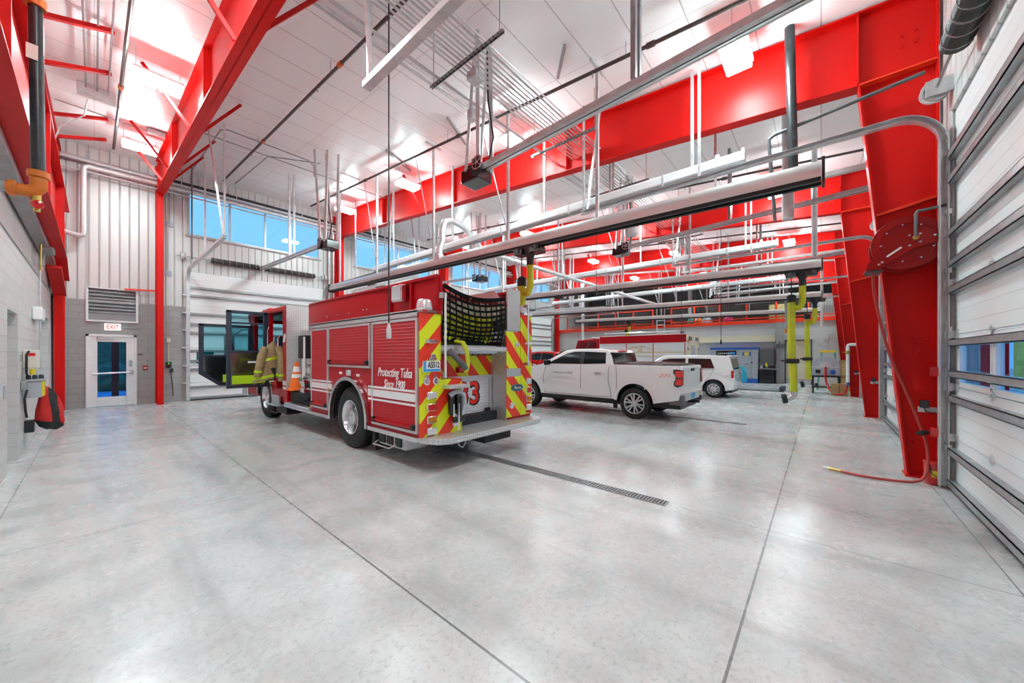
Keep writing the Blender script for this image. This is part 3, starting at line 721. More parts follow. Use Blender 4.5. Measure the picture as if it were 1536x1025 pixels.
# tail: chevron panels
pn = [(2.855, 1.262), (2.855, 2.17), (3.20, 2.17), (3.20, 1.262)]
CL = P(MB().box(2.855, 3.20, EY0, EY0 + .03, 1.25, 2.17).box(2.855, 3.59, EY0, EY0 + .03, .475, 1.25), 'chevron_panel', 'chevron_left', smooth=0, label='left chevron panel of red and lime stripes')
CR = P(MB().box(4.60, 4.98, EY0, EY0 + .03, .52, 1.22).box(4.60, 4.97, EY0, EY0 + .03, 1.36, 2.0).box(4.98, 5.295, EY0 - .006, EY0 + .03, .52, 2.32), 'chevron_panel', 'chevron_right', smooth=0, label='right chevron panel of red and lime stripes')
P(MB().box(4.60, 4.98, EY0 - .004, EY0 + .03, 1.22, 1.36), 'filler_plate', 'stainless', smooth=0)
P(MB().box(4.595, 4.61, EY0 + .01, 4.46, .47, 1.72), 'side_plate', 'tread', smooth=0)
P(MB().box(4.60, 4.985, EY0 + .03, 4.5, 1.36, 2.02), 'rear_locker', 'stainless', smooth=0)
# recessed roll-up with the number
rp = P(MB().box(3.2, 4.6, 4.46, 4.5, .54, 1.25), 'rear_shutter', 'shutter_white', smooth=0)
q = MB().box(3.2, 4.6, 4.42, 4.46, 1.21, 1.25).box(4.54, 4.58, 4.42, 4.46, .54, 1.22).box(3.2, 4.6, 4.42, 4.46, .5, .56); build(q, 'shutter_frame', 'silver_trim', rp, smooth=0)
build(MB().box(3.3, 4.53, 4.405, 4.43, .60, .625).box(4.42, 4.52, 4.39, 4.43, .58, .68), 'lift_bar', 'black', rp, smooth=0)
text('33', .53, (4.085, 4.455, .93), (1, 0, 0), (0, 0, 1), 'letter_black', rp, depth=.002, offset=.026, width=.50)
text('33', .53, (4.07, 4.448, .94), (1, 0, 0), (0, 0, 1), 'letter_red', rp, depth=.002, offset=.006, width=.44)
P(MB().box(3.2, 4.6, 4.45, 4.5, 1.25, 1.68), 'inner_chevron', 'chevron_right', smooth=0)
P(MB().box(3.3, 4.55, 4.38, 4.45, 1.585, 1.64), 'warning_bar', 'black', smooth=0)
k = MB()
for i in range(8): k.box(3.4 + i * .14, 3.5 + i * .14, 4.372, 4.382, 1.595, 1.63)
P(k, 'warning_lamp', 'lamp_amber', smooth=0)
P(MB().box(3.78, 3.97, 4.36, 4.45, 1.31, 1.40), 'brake_lamp', 'lamp_red', bevel=.01)
P(MB().box(3.84, 3.96, 4.38, 4.45, 1.40, 1.46), 'camera_box', 'chrome', bevel=.01)
P(MB().box(3.2, 4.6, EY0 + .0, EY0 + .05, 1.66, 1.73), 'bed_sill', 'tread', smooth=0)
# lights on both tail panels
def lampbox(x, z, m, sx=.16, sz=.105, y=EY0):
    o = P(MB().box(x - sx / 2, x + sx / 2, y - .03, y, z - sz / 2, z + sz / 2), 'tail_lamp', 'chrome', bevel=.012)
    build(MB().box(x - sx / 2 + .012, x + sx / 2 - .012, y - .045, y - .028, z - sz / 2 + .012, z + sz / 2 - .012), 'lens', m, o, bevel=.008)
for z, m in ((1.04, 'lamp_clear'), (.875, 'lamp_red'), (.705, 'lamp_amber'), (.545, 'lamp_clear')): lampbox(3.03, z, m)
for z, m in ((1.12, 'lamp_clear'), (.955, 'lamp_red'), (.80, 'lamp_amber'), (.645, 'lamp_clear')): lampbox(5.19, z, m, .13, .11)
def grip(x, z, y=EY0):
    P(MB().box(x - .09, x + .09, y - .02, y, z - .022, z + .028).prism([(x - .08, z + .03), (x + .09, z + .03), (x + .10, z - .005), (x - .05, z - .03)], 'y', y - .045, y - .015), 'grab_handle', 'chrome', bevel=.006)
grip(3.03, 1.78); grip(5.18, 1.80)
pl = P(MB().box(2.88, 3.17, EY0 - .025, EY0 - .012, 1.365, 1.515), 'license_plate', 'white_emblem', smooth=0)
build(MB().box(2.885, 3.165, EY0 - .028, EY0 - .024, 1.37, 1.405).box(2.885, 2.93, EY0 - .0275, EY0 - .024, 1.40, 1.51), 'plate_band', 'plate_blue', pl, smooth=0)
text('A5512', .11, (3.055, EY0 - .027, 1.455), (1, 0, 0), (0, 0, 1), 'letter_black', pl, depth=.001, offset=.003, width=.20)
P(MB().box(2.97, 3.09, EY0 - .05, EY0, 1.525, 1.565).box(2.99, 3.07, EY0 - .06, EY0, 1.56, 1.61), 'plate_lamp', 'chrome', bevel=.006)
for x in (2.95, 3.10): P(MB().lathe((x, EY0, 1.235), (0, -1, 0), [(.052, 0), (.052, .018), (.04, .022), (.02, .02)], 18).box(x - .03, x + .03, EY0 - .015, EY0, 1.28, 1.325), 'gauge_port', 'chrome')
rf = MB()
for x, z in ((3.02, .50), (5.17, .565)): rf.box(x - .05, x + .05, EY0 - .012, EY0, z - .02, z + .02)
for x in (4.15, 4.32, 4.49): rf.box(x - .035, x + .035, 3.762, 3.78, .435, .465)
P(rf, 'reflector', 'lamp_red', smooth=0)
for x, z in ((3.45, .60), (4.72, .72)): P(MB().lathe((x, EY0, z), (0, -1, 0), [(.06, 0), (.055, .02), (.02, .03)], 14).bar((x - .05, EY0 - .03, z + .02), (x + .05, EY0 - .03, z + .02), .02, .02), 'tow_eye', 'chrome')
# maker's oval badge
t0 = MB().lathe((4.87, EY0, 1.02), (0, -1, 0), [(.15, 0), (.15, .012), (.0, .014)], 28); t0.warp(lambda x, y, z: (x, y, 1.02 + (z - 1.02) * .36)); bd = P(t0, 'badge', 'navy')
t0 = MB().lathe((4.87, EY0 - .002, 1.02), (0, -1, 0), [(.15, .0), (.163, .0), (.163, .012), (.15, .012)], 28, closed=True); t0.warp(lambda x, y, z: (x, y, 1.02 + (z - 1.02) * .38)); build(t0, 'badge_rim', 'towel_blue', bd)
text('Pierce', .085, (4.87, EY0 - .017, 1.02), (1, 0, 0), (0, 0, 1), 'white_emblem', bd, shear=.3, depth=.001, width=.2)
P(MB().lathe((4.87, EY0, 1.78), (0, -1, 0), [(.055, 0), (.05, .02), (.02, .025)], 16), 'locker_latch', 'chrome')
# rear step, folding step, step side arms and the tool bracket
P(MB().prism([(EX0 + .02, 4.12), (EX0 + .12, 3.86), (3.12, 3.76), (5.14, 3.76), (5.30, 3.9), (5.30, 4.12), (4.6, 4.12), (4.6, 4.46), (3.59, 4.46), (3.59, 4.12)], 'z', .395, .475), 'rear_step', 'tread', smooth=0, bevel=.006)
P(MB().box(3.22, 3.60, EY0 - .17, EY0, 1.12, 1.17), 'folding_step', 'tread', smooth=0, bevel=.006)
hd = P(MB().tube([(3.24, EY0 - .05, 2.47), (3.24, EY0 - .05, 1.27)], .016, 8), 'grab_rail', 'white_plain')
build(MB().box(3.18, 3.26, EY0 - .06, EY0 + .03, 2.40, 2.48).box(3.2, 3.26, EY0 - .06, EY0, 1.27, 1.33), 'rail_bracket', 'stainless', hd, smooth=0)
hd = P(MB().tube([(5.10, EY0 - .08, 2.58), (5.10, EY0 - .08, 1.40)], .016, 8), 'grab_rail', 'chrome')
build(MB().box(5.06, 5.12, EY0 - .09, EY0, 2.45, 2.5).box(5.06, 5.12, EY0 - .09, EY0, 1.41, 1.46), 'rail_bracket', 'stainless', hd, smooth=0)
P(MB().box(3.32, 3.50, EY0 - .05, EY0, .80, 1.06), 'tool_bracket', 'black', bevel=.01)
P(MB().box(5.0, 5.29, EY0 - .02, EY0 + .1, 2.32, 2.36), 'lamp_bar', 'chrome', smooth=0)
bc = P(MB().lathe((5.15, 4.2, 2.36), (0, 0, 1), [(.11, 0), (.11, .03)], 18), 'beacon', 'chrome')
build(MB().lathe((5.15, 4.2, 2.39), (0, 0, 1), [(.10, 0), (.09, .09), (.02, .12)], 18), 'beacon_dome', 'lamp_clear', bc)
# wheels
for x, s in ((EX0 + .02, -1), (EX1 - .02, 1)):
    wheel(E, (x, wy, .525), s, .525, .30, 'truck'); wheel(E, (x, 10.80, .525), s, .525, .30, 'truck')
# bumper under the tail / hitch
P(MB().box(3.9, 4.5, 3.9, 4.4, .24, .36), 'tow_bracket', 'black', smooth=0, bevel=.01)
P(MB().tube([(3.35, 3.9, .4), (3.36, 3.88, .32), (3.42, 3.87, .28), (3.48, 3.88, .33), (3.5, 3.9, .4)], .008, 6), 'tow_loop', 'galv')

# cargo net closing the hose bed (webbing with real thickness, sagging)
def netpt(u, v):
    x = 3.27 + u * 1.30; top = 2.60 - .05 * u - .10 * math.sin(PI * u); bot = 1.78 + .04 * (1 - u)
    z = top + (bot - top) * v - .07 * math.sin(PI * u) * math.sin(PI * v)
    y = EY0 + .03 - .05 * math.sin(PI * v) + .025 * math.sin(5 * u + 3 * v) + (.05 * v)
    return Vector((x, y, z))
net = MB()
for i in range(12):
    u = i / 11
    for j in range(12): net.bar(netpt(u, j / 12), netpt(u, (j + 1) / 12), .024, .006, up=(0, 1, 0))
for j in range(10):
    v = j / 9
    for i in range(16): net.bar(netpt(i / 16, v), netpt((i + 1) / 16, v), .036 if 0 < j < 9 else .065, .007, up=(0, 1, 0))
P(net, 'cargo_net', 'strap_black', smooth=0)
P(MB().box(4.38, 4.6, 4.2, 5.2, 1.755, 2.02), 'bed_locker', 'stainless', smooth=0, bevel=.01)
# stainless partitions in the bed
b = MB()
for j in range(9): pass
P(MB().prism([(EY0 + .05, 2.0), (7.0, 2.0), (7.0, 2.72), (EY0 + .3, 2.72), (EY0 + .05, 2.5)], 'x', 4.60, 4.62).box(4.62, 4.965, EY0 + .0, EY0 + .03, 2.02, 2.74), 'bed_partition', 'stainless', smooth=0)

# ---------------- pump panel bay between body and cab
P(MB().box(2.93, 5.2, 7.82, 9.2, .45, .62), 'pump_house_floor', 'black', smooth=0)
P(MB().box(EX0 - .03, 3.25, 7.82, 9.25, .47, .52), 'running_board', 'tread', smooth=0)
P(MB().box(3.12, 5.1, 7.85, 9.15, .62, 2.15), 'pump_panel', 'stainless', smooth=0)
P(MB().box(2.92, 3.12, 8.32, 8.72, 1.52, 2.02), 'hose_tray', 'black', smooth=0, bevel=.02)
k = MB()
for z in (.72, .92): k.lathe((3.12, 8.42, z + .1), (-1, 0, -.15), [(.10, 0), (.10, .12), (.125, .12), (.125, .22), (.06, .23)], 18)
k.lathe((3.12, 8.60, 1.05), (-1, 0, -.15), [(.08, 0), (.08, .10), (.10, .10), (.10, .2), (.05, .21)], 18)
P(k, 'discharge_port', 'chrome')
k = MB()
for i in range(4):
    for j in range(3): k.lathe((3.12, 8.05 + i * .28, 1.25 + j * .22), (-1, 0, 0), [(.075, 0), (.075, .03), (.06, .03), (.06, .022)], 18)
P(k, 'gauge', 'white_plain')
P(MB().tube([(2.90, 8.30, 1.98), (2.90, 8.30, 1.15)], .02, 8).tube([(2.94, 8.5, 1.5), (2.94, 8.5, 1.0)], .012, 8), 'grab_rail', 'white_plain')
# ---------------- cab
CY0, CY1, CT = 9.25, 12.45, 2.74
aw = .60
a = [(10.80 - aw, .55)] + arc(10.80, .55, aw, 180, 0, 12) + [(10.80 + aw, .55)]
lowp = [(CY0, .50), (10.80 - aw, .50)] + arc(10.80, .55, aw, 180, 0, 12) + [(10.80 + aw, .50), (CY1, .50), (CY1, 1.12), (CY0, 1.12)]
cab = MB()
msL = [0] + [1] * (len(lowp) - 5) + [0] * 4
msL = [1 if 1 <= i < len(lowp) - 4 else 0 for i in range(len(lowp))]
# left sill (low, doors open) and right side wall (full height, with windows)
sill = [(CY0, .50), (10.80 - aw, .50)] + arc(10.80, .55, aw, 180, 0, 12) + [(10.80 + aw, .50), (CY1, .50), (CY1, .95), (11.75, .95), (11.55, 1.17), (10.05, 1.17), (9.95, .80), (CY0, .80)]
cab.prism(sill, 'x', EX0 + .02, 3.3, ms=[1 if 1 <= i < len(sill) - 9 else 0 for i in range(len(sill))])
cab.prism(lowp, 'x', 4.9, EX1 - .02, ms=msL)
cab.box(3.3, 4.9, CY0, CY1, .62, .92)
cab.box(EX0 + .02, EX1 - .02, CY0, CY1, CT - .10, CT)                        # roof
for y0, y1 in ((CY0, 9.55), (10.56, 10.70), (11.85, 12.0)): cab.box(EX0 + .02, EX0 + .12, y0, y1, .80, CT - .1)
cab.prism([(12.0, .95), (CY1, .95), (CY1, 1.5), (12.2, CT - .1), (12.0, CT - .1)], 'x', EX0 + .02, EX0 + .12)
for y0, y1 in ((CY0, 9.55), (10.56, 10.75), (11.85, 12.2)): cab.box(EX1 - .12, EX1 - .02, y0, y1, 1.1, CT - .1)
cab.box(EX0 + .02, EX1 - .02, CY1 - .08, CY1, .92, 1.5).box(EX0 + .02, EX1 - .02, CY1 - .15, CY1 - .05, CT - .22, CT - .02)
cab.box(EX1 - .10, EX1 - .02, CY0, CY1, 1.1, 1.5)
P(cab, 'cab', ['engine_red', 'black'], smooth=0, bevel=.012)
P(MB().box(EX0 + .005, EX1 - .005, CY0 - .02, CY0, .80, CT - .005), 'cab_rear_plate', 'tread', smooth=0)
P(MB().box(EX0 + .15, EX1 - .15, CY1 - .11, CY1 - .095, 1.5, CT - .2), 'windshield', 'glass_teal', smooth=0)
P(MB().box(EX1 - .07, EX1 - .06, CY0 + .3, CY1 - .3, 1.5, CT - .12), 'side_window', 'glass_teal', smooth=0)
P(MB().box(3.0, 5.1, 9.3, 9.36, .92, CT - .12).box(3.0, 5.1, 9.36, 12.2, CT - .14, CT - .11), 'cab_lining', 'black', smooth=0)
for x in (3.15, 3.75, 4.4): P(MB().box(x, x + .45, 9.45, 9.95, 1.0, 1.25).box(x, x + .45, 9.40, 9.55, 1.25, 2.15), 'crew_seat', 'seat_blue', bevel=.04)
P(MB().box(3.1, 3.6, 10.9, 11.4, 1.15, 1.3).box(3.1, 3.6, 10.85, 10.98, 1.3, 2.1), 'driver_seat', 'seat_blue', bevel=.04)
P(MB().box(3.0, 5.15, 11.9, 12.3, 1.15, 1.52), 'dashboard', 'grey_dark', bevel=.03)
P(MB().lathe((3.35, 11.7, 1.62), (0, -.8, .6), [(.22, -.012), (.235, 0), (.22, .012), (.205, 0)], 24, closed=True), 'steering_wheel', 'black')
P(MB().tube([(2.86, 10.52, 2.3), (2.83, 10.50, 2.2), (2.83, 10.50, 1.55), (2.86, 10.52, 1.45)], .014, 8), 'grab_rail', 'chrome')
P(MB().tube([(2.84, 9.62, 2.05), (2.80, 9.62, 1.98), (2.80, 9.62, 1.2), (2.84, 9.62, 1.1)], .014, 8), 'grab_rail', 'chrome')
fa = MB(); aa = arc(10.80, .55, aw + .02, 178, 2, 20)
for (y0, z0), (y1, z1) in zip(aa, aa[1:]): fa.bar((EX0, y0, z0), (EX0, y1, z1), .07, .05, up=(1, 0, 0))
P(fa, 'fender_ring', 'polish', smooth=50)
st = P(MB().box(2.74, 3.1, 9.55, 10.12, .40, .43), 'cab_step', 'tread', smooth=0)
build(MB().box(2.80, 2.84, 9.58, 10.1, .43, .62).box(2.80, 3.1, 9.55, 10.1, .62, .65), 'step_riser', 'stainless', st, smooth=0)
P(MB().box(2.88, 3.2, 9.3, 10.0, .22, .40).tube([(2.8, 9.4, .3), (2.72, 9.4, .27), (2.72, 9.9, .27), (2.8, 9.9, .3)], .014, 6), 'battery_box', 'black', bevel=.015)
P(MB().box(2.85, 2.9, 9.26, 9.48, .80, .86).box(2.85, 2.9, 9.26, 9.48, .9, 1.0), 'cab_stripe', 'white_paint', smooth=0)
P(MB().box(EX0 - .0, EX1, 12.45, 13.0, .42, .72), 'front_bumper', 'chrome', bevel=.03)
P(MB().box(3.4, 4.7, 12.42, 12.5, .75, 1.35), 'grille', 'chrome', bevel=.02)
P(MB().box(2.92, 3.35, 12.42, 12.48, .85, 1.15).box(4.8, 5.22, 12.42, 12.48, .85, 1.15), 'headlamp', 'lamp_clear', bevel=.02)
P(MB().box(3.1, 5.05, 11.4, 12.0, CT, CT + .14), 'light_bar', 'lamp_red', bevel=.03)
# emblem on the rear pillar of the cab
P(MB().lathe((EX0 + .02, 9.40, 2.02), (-1, 0, 0), [(.07, 0), (.07, .006)], 6).prism([(9.36, 1.9), (9.5, 1.88), (9.47, 1.98), (9.38, 2.0)], 'x', EX0 + .012, EX0 + .02), 'pillar_emblem', 'white_emblem', smooth=0)
# open doors, seen from inside
def cab_door(y, xo, xi, z0, z1, zw, cut, text_x):
    fr = [(xi, z0), (xo + (cut if cut else 0), z0)] + ([(xo, z0 + cut * .75)] if cut else []) + [(xo, z1), (xi, z1)]
    d = MB()
    d.box(xo, xi, y - .035, y + .035, zw - .04, zw) .box(xo, xo + .10, y - .035, y + .035, zw, z1).box(xi - .09, xi, y - .035, y + .035, zw, z1).box(xo, xi, y - .035, y + .035, z1 - .07, z1)
    lo = [(xi, z0), (xo + cut, z0), (xo, z0 + cut * .8), (xo, zw - .02), (xi, zw - .02)] if cut else [(xi, z0), (xo, z0), (xo, zw - .02), (xi, zw - .02)]
    d.prism(lo, 'y', y - .03, y + .03)
    D = P(d, 'cab_door', 'navy', bevel=.01)
    q = [(xi - .05, z0 + .06), (xo + .10 + cut * .85, z0 + .06), (xo + .08, z0 + .10 + cut * .75), (xo + .08, zw - .06), (xi - .05, zw - .06)]
    build(MB().prism(q, 'y', y - .042, y - .03), 'kick_panel', 'dark_reflection', D, smooth=0)  # stainless panel, its dark mirrored reflection painted into the base colour
    q0 = xo + .10 + cut * .9
    build(MB().box(q0, xi - .06, y - .048, y - .04, z0 + .10, z0 + .30), 'reflective_band', 'lime', D, smooth=0)
    build(MB().box(xo + .10, xi - .09, y - .006, y + .006, zw, z1 - .07), 'door_window', 'glass_teal', D, smooth=0)
    build(MB().box(xi - .42, xi - .22, y - .06, y - .04, zw - .2, zw - .12).box(xi - .2, xi - .14, y - .055, y - .04, zw - .24, zw - .1), 'door_latch', 'black', D, bevel=.005)
    build(MB().box(xi - .42, xi - .16, y - .046, y - .04, zw - .30, zw - .255), 'warning_label', 'white_emblem', D, smooth=0)
    build(MB().box(EX0 + .0, EX0 + .06, y - .03, y + .03, z0, z1), 'hinge_strip', 'navy', D, smooth=0)
    return D
D = cab_door(10.60, 2.02, 2.85, .80, 2.66, 1.70, 0, 0)
build(MB().box(2.12, 2.76, 10.57, 10.63, 2.34, 2.385), 'window_bar', 'navy', D, smooth=0)
D = cab_door(11.95, 1.72, 2.85, .78, 2.40, 1.60, .42, 0)
build(MB().bar((2.45, 11.95, 1.60), (2.28, 11.95, 2.36), .06, .05, up=(0, 1, 0)), 'window_bar', 'navy', D, smooth=0)
P(MB().box(2.30, 2.52, 12.25, 12.34, 1.55, 2.15).tube([(2.45, 12.3, 2.1), (2.7, 12.3, 2.3), (2.9, 12.2, 2.3)], .02, 8), 'side_mirror', 'grey_trim', bevel=.03)

# ------------------------------------------------------------------ things on and in the engine
def cone(x, y, z, h, label):
    t = thing('traffic_cone', label, 'traffic cone', (x, y, z))
    build(MB().box(x - .17, x + .17, y - .17, y + .17, z, z + .03), 'base', 'orange', t, bevel=.02)
    r = lambda u: .15 * (1 - u) + .035 * u
    build(MB().lathe((x, y, z + .03), (0, 0, 1), [(r(0), 0), (r(.40), h * .40), (r(.40) , h * .40), (r(1), h), (.02, h + .01)], 24), 'body', 'orange', t)
    for a, c in ((.42, .56), (.64, .84)): build(MB().lathe((x, y, z + .03), (0, 0, 1), [(r(a) + .003, h * a), (r(c) + .003, h * c)], 24), 'collar', 'white_emblem', t)
cone(2.98, 8.98, .80, .60, 'orange traffic cone with white bands standing beside the engine pump panel')
b = MB()
for k in range(6):
    z = .545 + k * .043
    for j in range(2): b.bar((2.88 + .01 * (k % 2), 7.98 + .02 * k, z), (2.88 + .01 * (k % 2) + .26, 7.98, z), .03, .03) if False else None
    b.tube([(2.90 + .02 * (k % 3), 8.05, z), (2.86 + .015 * (k % 2), 8.4, z + .006), (2.88, 8.9, z - .003), (2.93, 9.15, z), (3.1, 9.2, z), (3.2, 8.9, z), (3.2, 8.2, z), (3.1, 8.03, z)], .022, 6, squash=.9)
b.box(2.95, 3.15, 8.1, 9.1, .52, .79)
solo(b, 'suction_hose', 'rubber', 'black hose folded in layers on the running board under the cone', 'hose')
# turnout coat hanging by the cab opening
t = thing('turnout_coat', 'tan turnout coat with lime stripes hanging in the cab doorway', 'coat', (2.66, 9.75, .95))
def ring(c, a, bb, z, n=20, ph=0, tw=.0, wob=.06):
    return [(c[0] + a * math.cos(2 * PI * i / n) * (1 + wob * math.sin(5 * 2 * PI * i / n + ph)), c[1] + bb * math.sin(2 * PI * i / n) * (1 + wob * math.sin(4 * 2 * PI * i / n + ph)), z + tw * math.cos(2 * PI * i / n)) for i in range(n)]
prof = [(1.88, .05, .05, 2.70, 9.75), (1.82, .10, .08, 2.69, 9.75), (1.72, .16, .10, 2.67, 9.75), (1.55, .19, .11, 2.65, 9.75), (1.40, .21, .12, 2.63, 9.74), (1.26, .24, .12, 2.62, 9.74), (1.12, .26, .13, 2.61, 9.73), (1.02, .27, .12, 2.60, 9.72)]
def coat_ring(z, a, bb, cx, cy, k, grow=0): return ring((cx, cy), a + grow, bb + grow, z, 24, k * .5, .05, .09)
build(MB().loft([coat_ring(z, a, bb, cx, cy, k) for k, (z, a, bb, cx, cy) in enumerate(prof)]), 'coat_body', 'tan', t)
def lerp_ring(z):
    for (z0, *p0), (z1, *p1), k in zip(prof, prof[1:], range(9)):
        if z1 <= z <= z0:
            u = (z0 - z) / (z0 - z1); q = [x + (y - x) * u for x, y in zip(p0, p1)]; return coat_ring(z, *q, k + u, .004)
for z in (1.50, 1.10): build(MB().loft([lerp_ring(z + .035), lerp_ring(z - .03)]), 'stripe', 'lime', t)
sl = MB().tube([(2.82, 9.66, 1.78), (2.86, 9.6, 1.55), (2.86, 9.57, 1.25), (2.85, 9.56, .98)], [.07, .085, .075, .07], 12); s_ = build(sl, 'sleeve', 'tan', t)
build(MB().tube([(2.853, 9.563, 1.14), (2.852, 9.562, 1.09)], [.082, .08], 12), 'stripe', 'lime', s_)
sl = MB().tube([(2.55, 9.68, 1.76), (2.47, 9.62, 1.55), (2.42, 9.6, 1.3), (2.39, 9.6, 1.12)], [.07, .085, .08, .07], 12); s_ = build(sl, 'sleeve', 'tan', t)
build(MB().tube([(2.405, 9.6, 1.24), (2.40, 9.6, 1.19)], [.085, .083], 12), 'stripe', 'lime', s_)
build(MB().box(2.62, 2.76, 9.62, 9.67, 1.0, 1.3), 'lining', 'black', t, bevel=.02)
# hose load in the bed: layered flat hose, one object per load
def hose_load(x0, x1, z0, rows, m, label, mj):
    b = MB(); n = max(2, int((x1 - x0) / .075))
    for r in range(rows):
        for i in range(n):
            x = x0 + (x1 - x0) * (i + .5) / n; z = z0 + r * .10; j = random.uniform(-.02, .02)
            b.tube([(x, 7.2, z), (x, 4.28, z), (x, 4.19 + j, z + .02), (x, 4.17 + j, z + .05), (x, 4.20 + j, z + .085), (x, 4.28, z + .095), (x, 7.0, z + .095)], .036, 8, squash=.55 if False else 1)
    return solo(b, 'hose_load', m, label, 'fire hose', 'hose loads in the engine bed')
hose_load(3.30, 4.36, 1.80, 4, 'yellow_hose', 'yellow fire hose folded in layers behind the cargo net', 0)
hose_load(3.40, 4.52, 2.22, 2, 'cream', 'pale fire hose folded on top of the yellow hose behind the net', 0)
hose_load(3.45, 4.50, 2.42, 1, 'hose_red', 'red fire hose lying topmost in the hose bed behind the net', 0)
b = MB().tube([(3.50, 4.10, 1.80), (3.52, 3.98, 1.78), (3.58, 3.96, 1.66), (3.63, 3.99, 1.45), (3.62, 4.02, 1.34)], .055, 12, squash=.5)
t = thing('attack_line', 'yellow hose end with black nozzle hanging over the tail sill', 'fire hose', (3.55, 4.05, 1.3)); build(b, 'hose', 'yellow_hose', t)
build(MB().tube([(3.60, 4.0, 1.40), (3.50, 3.99, 1.48), (3.38, 4.0, 1.58), (3.30, 4.02, 1.66)], [.04, .045, .035, .05], 12), 'nozzle', 'grey_dark', t)
b = MB().tube([(3.30, EY0 - .07, 1.02), (3.36, EY0 - .10, 1.06), (3.44, EY0 - .10, 1.07), (3.54, EY0 - .09, 1.02), (3.57, EY0 - .08, .90), (3.55, EY0 - .08, .78), (3.47, EY0 - .08, .70), (3.38, EY0 - .08, .72)], .035, 10)
t = thing('tool_set', 'black tools with silver handles clipped to the left tail chevron', 'tool', (3.44, EY0 - .08, .6)); build(b, 'grey_strap', 'machine_grey', t)
b = MB().box(3.28, 3.36, EY0 - .12, EY0 - .05, .74, 1.0).box(3.40, 3.49, EY0 - .13, EY0 - .05, .68, 1.03).box(3.36, 3.56, EY0 - .12, EY0 - .05, .62, .72); build(b, 'tool_head', 'black_gloss', t, bevel=.02)
b = MB().tube([(3.42, EY0 - .13, .9), (3.42, EY0 - .13, .52)], .012, 8).tube([(3.33, EY0 - .13, .9), (3.33, EY0 - .13, .72)], .012, 8); build(b, 'handle', 'chrome', t)
# ------------------------------------------------------------------ cars
def car_outline(pts, arches, zbot):
    """pts: outline (y,z) clockwise from rear bottom over the roof to front bottom; arches cut into the bottom edge"""
    poly, ms = [], []
    for (y, z, r) in sorted(arches):
        a = arc(y, z, r, 180, 0, 12); poly += [(y - r * 1.0, zbot)] + a + [(y + r, zbot)]; ms += [1] * 14 + [0]
    poly = poly + pts[::-1]; ms += [0] * len(pts)
    return poly, ms

